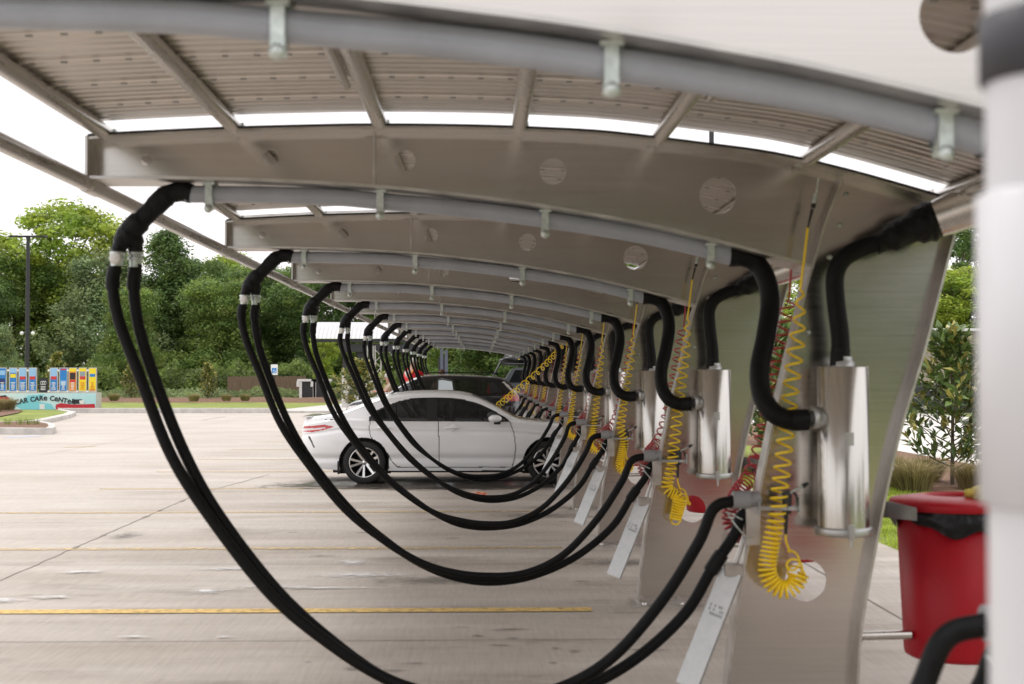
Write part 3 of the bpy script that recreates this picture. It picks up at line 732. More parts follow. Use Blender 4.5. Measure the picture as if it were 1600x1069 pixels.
# parking lines under each arch
yl = G(460,956).y - AY[2]
for k in range(1, 13):
    m = MB(); r = random.Random(k); x = -8.2 if k < 6 else -5.6; xe = .80
    y = AY[k-1]+yl
    seg((x,y),(xe,y+.03),.17,.006)
    tag(m.build('parking_line', M['worn_line' if k < 4 else 'fade_line']), kind='structure')
m = MB(); seg(G(100,699).xy, G(150,698).xy,.12,.006); tag(m.build('parking_line', M['line']), kind='structure')
m = MB(); seg(G(10,684).xy, G(62,681).xy,.35,.006); tag(m.build('parking_line', M['blue_line']), kind='structure')
# puddles and stains
def splat(name, c, rx, ry, z, mtl, seed, n=44, amp=.35):
    o = sheet(name, [(-rx*1.5,-ry*1.7),(rx*1.5,-ry*1.7),(rx*1.5,ry*1.7),(-rx*1.5,ry*1.7)], 0, mtl); o.location = (c[0],c[1],z)
    # shift the mesh so every patch samples its own piece of noise
    for v in o.data.vertices: v.co.x += seed*13.7; v.co.y += seed*5.1
    o.location.x -= seed*13.7; o.location.y -= seed*5.1; return o
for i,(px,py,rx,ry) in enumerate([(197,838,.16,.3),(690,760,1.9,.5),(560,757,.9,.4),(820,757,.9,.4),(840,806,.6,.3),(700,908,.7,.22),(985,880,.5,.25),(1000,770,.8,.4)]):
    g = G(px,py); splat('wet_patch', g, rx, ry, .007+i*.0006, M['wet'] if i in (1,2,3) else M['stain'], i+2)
for i,(px,py,rx,ry) in enumerate([(430,918,.3,.07),(325,925,.14,.12),(550,880,.14,.2),(360,890,.3,.08),(500,920,.5,.06),(560,900,.45,.15),(205,997,.10,.05),(8,940,.15,.1),(350,997,.06,.03),(130,895,.2,.1),(80,935,.15,.08)]):
    g = G(px,py); splat('pale_residue', g, rx, ry, .008+i*.0005, M['white_line'], i+22, amp=.8)
rs = random.Random(5)
for i in range(34):
    px, py = rs.uniform(450,1010), rs.uniform(770,1060); g = G(px,py)
    splat('worn_spot', g, rs.uniform(.03,.16), rs.uniform(.012,.045), .0065+i*.00002, M['stain'], i+50, amp=.9)
# ================================================================ VEGETATION
def leafmat(name, c, var=.5, rough=.6, tr=.45):
    m = mat(name, c, rough, tone=True, var=var, scale=1.3); t = m.node_tree; b = t.nodes['Principled BSDF']
    # thin leaves let some light through
    tl = t.nodes.new('ShaderNodeBsdfTranslucent'); mxs = t.nodes.new('ShaderNodeMixShader'); mxs.inputs[0].default_value = tr
    src = b.inputs['Base Color'].links[0].from_socket; t.links.new(src, tl.inputs[0])
    out = t.nodes['Material Output']; t.links.new(b.outputs[0], mxs.inputs[1]); t.links.new(tl.outputs[0], mxs.inputs[2]); t.links.new(mxs.outputs[0], out.inputs[0]); return m
M['leaf_dark'] = leafmat('foliage_dark', (.155,.245,.062)); M['leaf_mid'] = leafmat('foliage_mid', (.235,.335,.075)); M['leaf_light'] = leafmat('foliage_light', (.40,.51,.075))
M['leaf_grey'] = leafmat('foliage_greygreen', (.26,.335,.14)); M['leaf_mag'] = leafmat('magnolia_leaf', (.12,.185,.05), .3, .28, .12); M['leaf_tip'] = leafmat('magnolia_underside', (.34,.22,.07), .3, .5, .2)
M['bark'] = mat('bark', (.13,.10,.075), .9, var=.5, scale=8, bump=.7, bscale=20, stretch=(1,1,.25)); M['petal'] = mat('magnolia_petal', (.75,.68,.5), .6)
M['dry_grass'] = leafmat('dry_grass', (.34,.30,.17), .4, .8, .3)
def crown(rnd, H, W, base, n_cl, n_lf, ls, shape='round'):
    m = MB(); cl = []
    for _ in range(n_cl):
        t = rnd.random(); z = base+(H-base)*t
        if shape == 'cone': rr = W*(1-t)**.75*(.55+.5*math.sin(min(1,t*5)*1.57))
        elif shape == 'column': rr = W*(1-t**3)*(.7+.3*math.sin(t*3.1))
        else: rr = W*math.sqrt(max(.03, 1-(2*t-1)**2*.92))*(.85+.3*math.sin(t*7+H))
        a = rnd.uniform(0,2*math.pi); q = rr*math.sqrt(rnd.uniform(.25,1)); cl.append((Vector((q*math.cos(a), q*math.sin(a), z)), rnd.uniform(.6,1.35)))
    for c, sc in cl:
        tone = rnd.uniform(.75,1.25); cr = W*.23*sc
        hue = rnd.uniform(-.12,.12)
        for _ in range(n_lf):
            d = Vector((rnd.gauss(0,1), rnd.gauss(0,1), rnd.gauss(0,.75))); d = d.normalized()*cr*rnd.uniform(.35,1.12)
            p = c+d; n = (d.normalized()*.9+Vector((rnd.gauss(0,.5),rnd.gauss(0,.5),rnd.gauss(0,.5)+.25))).normalized()
            u = n.orthogonal().normalized(); u = (Matrix.Rotation(rnd.uniform(0,6.3),3,n) @ u); v = n.cross(u); s1 = ls*rnd.uniform(.5,1.3); s2 = s1*rnd.uniform(.35,.7)
            tt = tone*rnd.uniform(.75,1.25)
            m.add([p-u*s1, p-v*s2+n*s1*.15, p+u*s1, p+v*s2-n*s1*.1], [(0,1,2,3)], False, (tt*(1+hue),tt,tt*(1-hue)))
    return m, cl
def trunk_mb(rnd, H, r, cl, lim=9):
    m = MB(); pts = [Vector((0,0,-.1))]; n = 6
    for i in range(1,n+1): pts.append(Vector((rnd.uniform(-.02,.02)*H*i/n, rnd.uniform(-.02,.02)*H*i/n, H*.82*i/n)))
    q = spline(pts,4); m.tube(q, [r*(1.25 if i == 0 else 1)*(1-.88*i/(len(q)-1)) for i in range(len(q))], 9)
    for c,_ in cl[:lim]:
        z = max(H*.18, c.z*.72); b = min(q, key=lambda p: abs(p.z-z)); mid = b.lerp(c,.5)+Vector((0,0,-.04*H*rnd.random()))
        k = r*.42*(1-z/H*.6); m.tube(spline([b,mid,c],4), [k*(1-.75*i/8) for i in range(9)], 6)
    return m
def make_tree(seed, H, W, base, ncl, nlf, ls, leaf, shape='round', tr=.25, lim=9):
    rnd = random.Random(seed); a = empty('tree')
    m, cl = crown(rnd, H, W, base, ncl, nlf, ls, shape); m.build('crown', M[leaf], a)
    trunk_mb(rnd, H, tr, cl, lim).build('trunk', M['bark'], a); a['h'] = H; return a
protos = {
 'dark': make_tree(1, 15, 4.6, 1.0, 210, 190, .135, 'leaf_dark'),
 'darkcone': make_tree(2, 16, 4.4, .6, 220, 190, .135, 'leaf_dark', 'cone'),
 'mid': make_tree(3, 13, 4.6, .8, 210, 190, .135, 'leaf_mid'),
 'light': make_tree(4, 15, 3.6, 4, 165, 170, .14, 'leaf_light', 'round', .22, 22),
 'grey': make_tree(5, 12, 4.2, .6, 200, 190, .13, 'leaf_grey'),
 'pine': make_tree(6, 18, 2.8, 8.5, 60, 170, .15, 'leaf_dark', 'round', .24, 26),
}
used = {}
def put_tree(kind, px, topy, Y, label, wscale=1, base_z=0, group='trees of the wood behind the lot'):
    o = protos[kind]; new = kind in used
    o2 = copy_tree(o) if new else o; used[kind] = 1
    p = P(px, topy, Y); s = (p.z-base_z)/o['h']
    o2.location = (p.x, Y, base_z); o2.scale = (s*wscale, s*wscale, s); o2.rotation_euler = (0,0,random.Random(int(px*7+topy)).uniform(0,6.28))
    if 'h' in o2: pass
    tag(o2, label, 'tree', group); return o2
T = [ # kind, px, top y, depth, width, label
 ('dark',-60,410,112,1.2,'dark green tree cut by the left edge of the photo'),
 ('mid',22,398,118,1.25,'green tree rising just left of the black lamp post'),
 ('dark',75,420,124,1.1,'dark green tree right behind the lamp post, below the bright crown'),
 ('light',105,327,120,1.2,'tall bright yellow-green tree, the highest crown beside the lamp post'),
 ('grey',165,405,112,1.25,'grey-green bushy tree between the bright tree and the first hoses'),
 ('darkcone',262,366,116,1.25,'tall dark pointed tree seen through the first loop of hoses'),
 ('mid',205,452,104,.9,'low bright green tree behind the coloured upright panels'),
 ('dark',320,412,118,1.2,'dark tree just right of the pointed tree, under the eave pipe'),
 ('light',366,404,135,1.0,'small pale feathery crown showing above the darker trees'),
 ('mid',345,440,110,1.2,'rounded green tree behind the brown fence'),
 ('dark',405,425,116,1.2,'dark tree between the first and second hose loops'),
 ('mid',452,425,120,1.2,'green tree seen below the second black elbow'),
 ('dark',495,415,112,1.2,'deep green tree behind the far white canopy, left part'),
 ('light',505,522,92,.75,'light green young tree standing below the far white canopy'),
 ('dark',560,425,118,1.3,'dark tree straight behind the far white canopy'),
 ('mid',625,420,110,1.3,'green tree right of the far white canopy, behind the person in red'),
 ('dark',680,425,104,1.2,'dark tree behind the two slim grey pillars'),
 ('mid',735,420,98,1.2,'green tree behind the roof of the black car'),
 ('darkcone',790,400,94,1.3,'dark tree behind the grey pickup'),
 ('mid',850,400,98,1.3,'green tree mostly hidden by the row of arch legs'),
 ('dark',930,400,104,1.4,'dark tree hidden behind the middle arch legs'),
 ('mid',1010,400,100,1.4,'green tree behind the fourth arch leg'),
 ('dark',1090,400,96,1.4,'dark tree behind the third arch leg'),
 ('light',1238,425,62,1.25,'bright yellow-green tree seen in the gap beside the second arch leg'),
 ('grey',1170,410,90,1.4,'grey-green tree behind the gap left of the second arch leg'),
 ('mid',1330,410,100,1.5,'green tree hidden behind the second arch leg'),
 ('pine',1497,352,96,1.1,'tall thin dark pine at the right, left one of the pair beside the white column'),
 ('pine',1535,338,104,1.3,'tall dark pine whose crown touches the white column at the right'),
 ('light',1500,425,88,1.5,'bright green broad tree above the low shed roof at the right'),
 ('mid',1450,440,92,1.3,'green tree just right of the second arch leg, behind the shed'),
 ('mid',1590,420,90,1.4,'green tree behind the white column'),
]
for k_,px,ty,Y,ws,lb in T: put_tree(k_,px,ty,Y,lb,ws*1.08 if k_ != 'light' else ws*1.3)
# wood and hedge behind the photographer, mirrored in the metal of the arches
for i,(x,y,k_,h) in enumerate(((48,-30,'dark',9),(42,-14,'mid',8),(46,2,'dark',9),(4,-44,'dark',8.5),(10,-41,'mid',7.5),(17,-43,'dark',8.5),(25,-40,'grey',8),(33,-42,'dark',9),(-6,-52,'mid',8.5),(-16,-50,'dark',9))):  # first three added out of view to break the sky glint on canisters
    o2 = copy_tree(protos[k_]); o2.location = (x,y,0); s_ = 1.05*h/protos[k_]['h']; o2.scale = (s_*2,s_*2,s_); tag(o2, 'leafy tree of the hedge row behind the photographer','tree','trees behind the photographer')
# low undergrowth along the foot of the wood
def brush(name, boxes, ls, leaf, label, cat, dens=260, seed=3, kind='stuff'):
    rnd = random.Random(seed); m = MB()
    for (x0,x1,y0,y1,h) in boxes:
        n = int((x1-x0)*dens)
        for _ in range(n):
            x = rnd.uniform(x0,x1); y = rnd.uniform(y0,y1); hh = h*(.6+.5*mathutils.noise.noise(Vector((x*.35,y*.3,1)))+.25*mathutils.noise.noise(Vector((x*1.3,0,7)))); z = rnd.random()**.6*hh
            n_ = Vector((rnd.gauss(0,.6),-abs(rnd.gauss(.4,.5)),rnd.uniform(-.2,1))).normalized(); u = n_.orthogonal().normalized(); u = Matrix.Rotation(rnd.uniform(0,6.3),3,n_) @ u; v = n_.cross(u); s = ls*rnd.uniform(.5,1.4)
            tt = .8+.5*mathutils.noise.noise(Vector((x*.5,z,y*.2)))+rnd.uniform(-.2,.2); p = Vector((x,y,z))
            m.add([p-u*s,p-v*s*.5,p+u*s,p+v*s*.5],[(0,1,2,3)],False,(tt,tt,tt*.9))
    return tag(m.build(name, M[leaf]), label, cat, kind=kind)
brush('undergrowth', [(-48,12,99,103,3.0),(-60,40,128,132,10)], .15, 'leaf_mid', 'leafy undergrowth along the foot of the wood', 'undergrowth', 900)
brush('undergrowth', [(16,60,84,90,6)], .2, 'leaf_mid', 'green undergrowth behind the shed and the right-hand lawn', 'undergrowth', 200, 8)
brush('tall_grass', [(-44,-8,91.5,98,.95)], .12, 'leaf_grey', 'tall weedy grass behind the mulch bed on the far lawn', 'grass', 500, 5)
# blades of lawn seen close on the right
def blades(name, x0,x1,y0,y1,n,h,leaf,label,seed=1):
    rnd = random.Random(seed); m = MB()
    for _ in range(n):
        x = rnd.uniform(x0,x1); y = rnd.uniform(y0,y1); a = rnd.uniform(0,6.28); hh = h*rnd.uniform(.5,1.2); w_ = .006; l = Vector((math.cos(a),math.sin(a),0)); q = Vector((x,y,-.003)); b = Vector((rnd.gauss(0,.4),rnd.gauss(0,.4),0))*hh
        tt = rnd.uniform(.7,1.35); m.add([q-l*w_, q+l*w_, q+b+Vector((0,0,hh))],[(0,1,2)],False,(tt,tt,tt*.8))
    return tag(m.build(name, M[leaf]), label, 'grass', kind='stuff')
blades('lawn_grass', 4.02,6.4,9,24,30000,.055,'leaf_light','short green grass strip beside the slab on the right')
# ornamental grass tufts
def tuft(rnd, h, n, parent=None):
    m = MB()
    for _ in range(n):
        a = rnd.uniform(0,6.28); lean = rnd.uniform(.1,1.0); d = Vector((math.cos(a),math.sin(a),0)); s = Vector((-d.y,d.x,0))*.0032; b = d*rnd.uniform(0,.16); hh = h*rnd.uniform(.6,1.1)
        p1 = b+d*lean*hh*.35+Vector((0,0,hh*.6)); p2 = b+d*lean*hh*.95+Vector((0,0,hh*(.95-.35*lean))); tt = rnd.uniform(.6,1.4)
        m.add([b-s,b+s,p1+s*.8,p1-s*.8,p2],[(0,1,2,3),(3,2,4)],False,(tt*1.05,tt,tt*.8))
    return m
tp = [tuft(random.Random(i), .50, 1000).build('ornamental_grass', M['dry_grass'], None) for i in range(2)]
spots = [(1405,762,1.05,'nearest the arch leg'),(1428,768,1.1,'left of the magnolia trunk'),(1448,752,1.0,'close against the magnolia trunk'),(1522,764,1.0,'right of the magnolia trunk'),(1168,742,.9,'in the gap beside the second leg'),(1205,733,.9,'in the gap, behind the red coil'),(1395,740,.8,'behind the others at the leg'),(1560,760,1,'behind the white column'),
         (178,632,1.1,'left of the far magnolias'),(303,633,1.1,'between the two far magnolias'),(354,632,1.0,'right of the far magnolias'),(383,632,1.0,'rightmost on the far bed'),(12,648,1.3,'at the corner bed beside the mural wall'),(-8,650,1.3,'at the left edge of the corner bed')]
for i,(px,py,s,lb) in enumerate(spots):
    o = tp[i%2] if i < 2 else tp[i%2].copy()
    if i >= 2: C.objects.link(o)
    g = G(px,py); o.location = (g.x,g.y,.0 if px > 900 else .2); o.scale = (s*1.35,s*1.35,s); o.rotation_euler = (0,0,i*1.3)
    tag(o, f'dry tan tuft of ornamental grass {lb}', 'grass tuft', 'ornamental grass tufts')
# magnolias
def make_magnolia(seed, H, W, nleaf, ls, flowers=3, tip=.28, parent=None, open_=1.0):
    rnd = random.Random(seed); a = empty('magnolia_shrub'); tw = MB(); lf = MB(); tl = MB(); fls = []
    tw.tube([Vector((0,0,-.05)),Vector((.02,0,H*.5)),Vector((0,.02,H*.93))],[.035,.022,.008],7)
    nb = 46
    for i in range(nb):
        t = (i+.5)/nb; z0 = H*(.08+.82*t); a0 = i*2.4+rnd.uniform(-.4,.4); ln = W*(1-.86*t**1.25)*rnd.uniform(.55,1.1)*(.65+.5*math.sin(min(1,t*4)*1.57)); d = Vector((math.cos(a0),math.sin(a0),.62+.5*t)).normalized()
        b = Vector((0,0,z0)); e = b+d*ln; mid = b.lerp(e,.5)-Vector((0,0,.06*ln)); br = spline([b,mid,e],4); tw.tube(br,[.012*(1-.7*j/8) for j in range(9)],5,False)
        per = nleaf//nb
        for j in range(per):
            f = 1.05-.8*rnd.random()**1.6; k_ = min(len(br)-1,int(f*8)); p = br[k_]+Vector((rnd.gauss(0,.04),rnd.gauss(0,.04),rnd.gauss(0,.04)))*open_
            ld = (d*.7+Vector((rnd.gauss(0,.7),rnd.gauss(0,.7),rnd.gauss(.25,.5)))).normalized(); s = ld.cross(Vector((rnd.gauss(0,.4),rnd.gauss(0,.4),1))).normalized(); n_ = s.cross(ld); l_ = ls*rnd.uniform(.7,1.25); w_ = l_*.2
            tt = rnd.uniform(.6,1.5); tgt = lf; tt = (tt*3.4,tt*2.0,tt*2.2) if rnd.random() < tip*(.5+.8*f*f) else (tt,tt,tt)
            tgt.add([p, p+ld*l_*.5-s*w_+n_*l_*.07, p+ld*l_*.5, p+ld*l_*.5+s*w_+n_*l_*.07, p+ld*l_-n_*l_*.08],[(0,2,1),(0,3,2),(1,2,4),(2,3,4)],False,tt)
        if i < flowers*6 and i % 6 == 3 or (i == nb-1 and flowers):
            fl = MB()
            for q in range(6):
                aa = q*1.05; dd = Vector((math.cos(aa)*.5,math.sin(aa)*.5,1)).normalized(); s = Vector((-math.sin(aa),math.cos(aa),0))*.028
                fl.add([e, e+dd*.05-s, e+dd*.11, e+dd*.05+s],[(0,1,2,3)])
            fls.append(fl)
    lf.build('leaves', M['leaf_mag'], a); tw.build('trunk', M['bark'], a)
    for fl in fls: fl.build('flower', M['petal'], a)
    return a
mg = make_magnolia(3, 2.45, 1.12, 1350, .21, 7, .2)
mg2 = make_magnolia(9, 2.3, .75, 1500, .17, 5, .45)
def put(o, px, py, s, rz, label, z=0, grp='magnolias planted round the lot'):
    g = G(px,py); o.location = (g.x,g.y,z); o.scale = (s,s,s); o.rotation_euler = (0,0,rz); tag(o,label,'shrub',grp)
put(mg, 1488, 757, 1.0, .4, 'dark glossy magnolia with a few white buds, standing in mulch beside the white column')
put(copy_tree(mg), 1205, 728, 1.15, 2, 'magnolia seen in the gap beside the second arch leg, behind the red coil')
put(copy_tree(mg), 1130, 690, 1.1, 1, 'magnolia mostly hidden behind the third arch leg')
put(mg2, 205, 629, 1.12, 0, 'wide bronze-leaved magnolia just left of the first hoses, on the far bed', .1)
put(copy_tree(mg2), 325, 630, 1.05, 2.2, 'narrow bronze-leaved magnolia on the far bed, between two hose loops', .1)
put(copy_tree(mg2), 88, 632, 1.3, 4.2, 'magnolia rising behind the coloured panels near the black sign', .1)
b_ = make_magnolia(21, 2.3, 1.15, 3600, .16, 8, .5); put(b_, 560, 655, 1.05, 1.2, 'broad pale-leaved magnolia bush just behind the boot of the white sedan', .1)
g = P(562,600,58); b_.location = (g.x,58,.05); b_.scale = (1.15,1.15,1.0)
g = P(0,640,80); t_ = put_tree('grey', -4, 512, 78, 'pale young tree at the left edge behind the coloured panels', 1.0, 0, 'trees of the wood behind the lot')
rnd = random.Random(4)
pm = MB()
sp0 = tuft(random.Random(12), .28, 60).build('small_plant', M['leaf_mid'], None)
for i,(px,lb) in enumerate(((12,'at the left end of the island'),(32,'in the middle of the island'),(45,'right of the middle of the island'),(56,'near the tip of the island'))):
    o = sp0 if i == 0 else sp0.copy()
    if i: C.objects.link(o)
    g = G(px,672); o.location = (g.x,g.y,.17); o.rotation_euler = (0,0,i); tag(o, f'small green seedling {lb} at the left', 'plant', 'seedlings on the kerbed island')
# ================================================================ STREET FURNITURE, BACKGROUND
M['pole'] = mat('black_pole', (.022,.022,.026), .45); M['cream'] = mat('white_paint', (.78,.78,.78), .5)
a = empty('lamp_post'); p = P(44,370,74); a.location = (p.x,74,0); H = p.z
m = MB(); m.tube([(0,0,0),(0,0,H)], [.13,.09], 12); m.build('pole', M['pole'], a)
m = MB(); m.tube([(0,0,H-.1),(.0,0,H+.06)], .11, 10); m.build('head_bracket', M['pole'], a)
for s in (-1,1):
    m = MB(); m.box((min(s*.1,s*.95),-.18,H-.02+.0),(max(s*.1,s*.95),.18,H+.05)); m.build('lamp_head', M['pole'], a)
zc = P(44,521,74).z
m = MB(); m.tube([(-.3,0,zc),(.3,0,zc)], .04, 8)
m.build('camera_arm', M['pole'], a)
for s in (-1,1): blob('security_camera', (s*.28,0,zc), (.1,.1,.1), M['cream'], a, 0)
tag(a, 'tall black lamp post with two flat heads and small white cameras half way up', 'lamp post')
a = empty('lamp_post', (P(1112,300,60).x,60,0)); m = MB(); m.tube([(0,0,0),(0,0,P(1112,120,60).z)],[.13,.1],10); m.build('pole', M['pole'], a); tag(a,'dark lamp post glimpsed through the gap above the second beam','lamp post')
# mural wall
YW = 66; xl = P(-40,630,YW).x; xr = P(156,630,YW).x; zt_ = P(0,613.5,YW).z; zb_ = .1
M['mural'] = mat('mural_paint', (.36,.66,.76), .5, var=.1, scale=.5, col2=(.66,.80,.83)); M['mural_aqua'] = mat('mural_aqua', (.22,.62,.72), .5)
M['ink'] = mat('black_paint', (.02,.02,.03), .5); M['paint_red'] = mat('red_paint', (.55,.02,.04), .4); M['blockwall'] = mat('wall_concrete', (.50,.48,.45), .8, var=.1)
a = empty('mural_wall', ((xl+xr)/2, YW, 0)); ox = (xl+xr)/2
m = MB(); m.box((xl-ox,0,0),(xr-ox,.3,zt_)); m.build('wall_block', M['blockwall'], a)
m = MB(); xm = P(150,630,YW).x-ox; m.box((xl-ox,-.006,zb_),(xm,-.001,zt_-.03)); m.build('mural_panel', M['mural'], a)
def poly(mb, pts, y, th=.004): # pixels on the wall plane
    v = [P(px,py,YW) for px,py in pts]; n = len(v); mb.add([(q.x-ox,y,q.z) for q in v]+[(q.x-ox,y+th,q.z) for q in v],[tuple(range(n))]+[(i,(i+1)%n,n+(i+1)%n,n+i) for i in range(n)])
m = MB(); poly(m, [(24,634),(38,624),(60,628),(80,631),(86,641),(36,641)], -.012); poly(m, [(26,631),(45,618),(70,616),(60,627)], -.0115); m.build('painted_sea', M['mural_aqua'], a)
m = MB(); poly(m, [(88,632),(95,630),(112,632),(130,632),(148,631),(149,638),(145,641),(88,641),(87,636)], -.018); poly(m, [(-6,620),(2,618),(14,621),(16,625),(8,628),(-8,627)], -.018); m.build('painted_red_car', M['paint_red'], a)
m = MB(); poly(m, [(115,624),(128,624),(133,631),(113,631)], -.022); poly(m, [(1,618.5),(9,617.5),(12,620.5),(0,620.5)], -.022); m.build('painted_windscreen', M['ink'], a)
m = MB(); poly(m, [(90,637),(104,638.5),(104,640.5),(92,640.5)], -.022); poly(m, [(124,626),(131,625),(132,631),(125,631)], -.026); poly(m, [(62,631.5),(70,631.5),(70,639.5),(62,639.5)], -.02); m.build('painted_white_patch', M['cream'], a)
# lettering along a gentle arc
txt = "CAR CARe CeNTeR"; px0, px1 = 24.5, 117
ws = {'C':.66,'A':.72,'R':.64,' ':.40,'e':.66,'N':.76,'T':.60}; tot = sum(ws[c] for c in txt); u = 0; lt = MB()
for ch in txt:
    wd = ws[ch]
    if ch != ' ':
        f = (u+wd/2)/tot; px = px0+(px1-px0)*f; py = 632.5-8.6*math.sin(min(1,f*1.02+.13)*math.pi*.72)**1.3 - 0 + (3.2*max(0,f-.55)/.45)
        cu = bpy.data.curves.new('t','FONT'); cu.body = ch.upper() if ch != 'e' else 'e'; cu.size = .31 if ch != 'e' else .37; cu.offset = .008; cu.extrude = .003; cu.align_x = 'CENTER'; cu.resolution_u = 4
        ob = bpy.data.objects.new('t', cu); C.objects.link(ob); bpy.context.view_layer.update()
        me = bpy.data.meshes.new_from_object(ob.evaluated_get(bpy.context.evaluated_depsgraph_get()))
        q = P(px,py+1.5,YW); rot = R(14)*(1-f*2.3); ca, sa = math.cos(rot), math.sin(rot)
        vs = [(q.x-ox+ca*v.co.x-sa*v.co.y, -.03-v.co.z, q.z+sa*v.co.x+ca*v.co.y) for v in me.vertices]
        lt.add(vs, [tuple(p_.vertices) for p_ in me.polygons]); bpy.data.objects.remove(ob); bpy.data.meshes.remove(me); bpy.data.curves.remove(cu)
    u += wd
lt.build('lettering', M['ink'], a)
tag(a, 'low painted wall reading CAR CARe CeNTeR with a red car on pale blue', 'mural wall')
# upright coloured panels on the wall
cols = {'sky':(.32,.55,.86),'blue':(.02,.22,.62),'orange':(.80,.26,.02),'yellow':(.92,.70,.02),'red':(.65,.04,.04),'white':(.85,.85,.85),'navy':(.02,.04,.18),'grey':(.3,.34,.4),'dark':(.03,.02,.02)}
for k_,v_ in cols.items(): M['c_'+k_] = mat('print_'+k_, v_, .4, var=.06, scale=5)
pan = [(4.5,[('blue',0,1),('navy',.45,.7),('sky',.1,.3)],'blue panel with dark picture, leftmost of the coloured row'),
 (21,[('blue',0,1),('sky',.0,.2),('yellow',.25,.42)],'blue panel with a yellow band, second of the left group'),
 (36,[('blue',0,1),('sky',0,.36),('red',.36,.5)],'blue panel with red cluster, third of the left group'),
 (51.5,[('blue',0,1),('sky',0,.36),('red',.36,.5)],'blue panel with red cluster, just left of the black sign'),
 (84.5,[('blue',0,1),('sky',0,.36),('red',.36,.5)],'blue panel with red cluster, just right of the black sign'),
 (99.5,[('blue',0,1),('sky',.55,.75),('red',.02,.08)],'deep blue panel with a dark car picture, left of the orange panel'),
 (114,[('orange',0,1),('yellow',0,.15),('dark',.2,.5),('red',.52,.62)],'orange panel with a dark picture, third from the right'),
 (129.5,[('yellow',0,1),('grey',.14,.36),('red',.36,.5)],'yellow panel with a grey and red picture, second from the right'),
 (145,[('yellow',0,1),('blue',.25,.38),('orange',.93,1)],'plain bright yellow panel at the right end of the row')]
for px,parts,lb in pan:
    p0 = P(px-6.6,613,YW+.1); p1 = P(px+6.6,574.5,YW+.1); w_ = p1.x-p0.x; a = empty('poster_panel', ((p0.x+p1.x)/2, YW+.1, zt_)); h = p1.z-zt_
    m = MB(); m.box((-w_/2,-.05,0),(w_/2,.12,h)); m.build('panel_case', M['flange'], a)
    x0 = -w_/2+.035; x1 = w_/2-.035; z0 = .08; z1 = h-.03; H_ = z1-z0
    for j,(c,f0,f1) in enumerate(parts):
        m = MB(); ins = 0 if j == 0 or f0 == 0 else .03; m.box((x0+ins,-.056-j*.003,z1-H_*f1),(x1-ins,-.051-j*.002,z1-H_*f0)); m.build('printed_area', M['c_'+c], a)
    m = MB(); r = random.Random(int(px))
    for j in range(6):
        zz = z0+.06+j*.06; hw = r.uniform(.06,.12); 
        if j in (1,2,4): hw *= .8
        m.box((-hw,-.068,zz),(hw,-.0665,zz+.03))
    m.build('white_writing', M['c_white' if 'yellow' not in parts[0][0] else 'c_orange'], a)
    for zz in (.04,h-.14): blob('round_knob', (-w_/2-.045,-.03,zz), (.055,.055,.055), M['cream'], a, 0, nu=12, nv=8)
    tag(a, lb, 'poster panel', 'coloured upright panels on the mural wall')
a = empty('menu_sign', (P(68,600,YW+.1).x, YW+.1, zt_)); h = P(68,591,YW).z-zt_
m = MB(); m.box((-.19,-.03,.0),(.19,.06,h)); m.build('sign_board', M['ink'], a)
m = MB()
for cx in (-.08,0,.08):
    for s in (0,1):
        pts = [(cx+.05*math.cos(t*.63),-.04,h-.22+.09*math.sin(t*.63)*(1-.25*s)) for t in range(11)]; m.tube(pts,.008,4,False)
for j in range(3): m.box((-.12,-.036,.12+j*.07),(.1,-.032,.15+j*.07))
m.build('chalk_lettering', M['c_white'], a); tag(a, 'small black menu sign with looping white lettering between the two panel groups', 'sign')
# brown timber fence
a = empty('timber_fence', (P(415,600,97.5).x, 98.5, 0)); w_ = (P(478,600,98.5).x-P(352,600,98.5).x)/2; M['timber'] = mat('brown_boards', (.20,.135,.09), .85, var=.35, scale=5, stretch=(4,1,.3))
m = MB(); n = int(2*w_/.15); zt2 = P(415,588,98.5).z; r = random.Random(3)
for i in range(n): x = -w_+i*.15; m.box((x,0,.1),(x+.135,.025,zt2+r.uniform(-.03,.03)))
m.build('boards', M['timber'], a); m = MB()
for zz in (.4,1.2): m.box((-w_,.026,zz),(w_,.07,zz+.09))
m.build('rails', M['timber'], a); tag(a, 'brown vertical board fence beyond the far lawn', 'fence')
# accessible parking sign
a = empty('parking_sign'); p = P(428.5,580,67); a.location = (p.x,67,.1); z1 = P(428,569.5,67).z-.1; z0 = P(428,586,67).z-.1
m = MB(); m.tube([(0,.03,0),(0,.03,z1)],.03,8); m.build('post', M['pole'], a); m = MB(); m.box((-.16,-.0,z0),(.16,.008,z1)); m.build('sign_plate', M['cream'], a)
m = MB(); zc = (z0+z1)/2; m.box((-.11,-.006,zc-.16),(.11,-.002,zc+.08)); m.build('blue_field', M['c_blue'], a)
m = MB(); m.tube([(-.01,-.012,zc+.03),(-.01,-.012,zc-.05),(.05,-.012,zc-.05),(.07,-.012,zc-.12)],.011,5); m.tube([(.0+.055*math.cos(t),-.012,zc-.08+.05*math.sin(t)) for t in [i*.4+2 for i in range(11)]],.009,5); m.build('wheelchair_symbol', M['c_white'], a)
tag(a, 'small white and blue accessible parking sign on a post between two hose loops', 'sign')
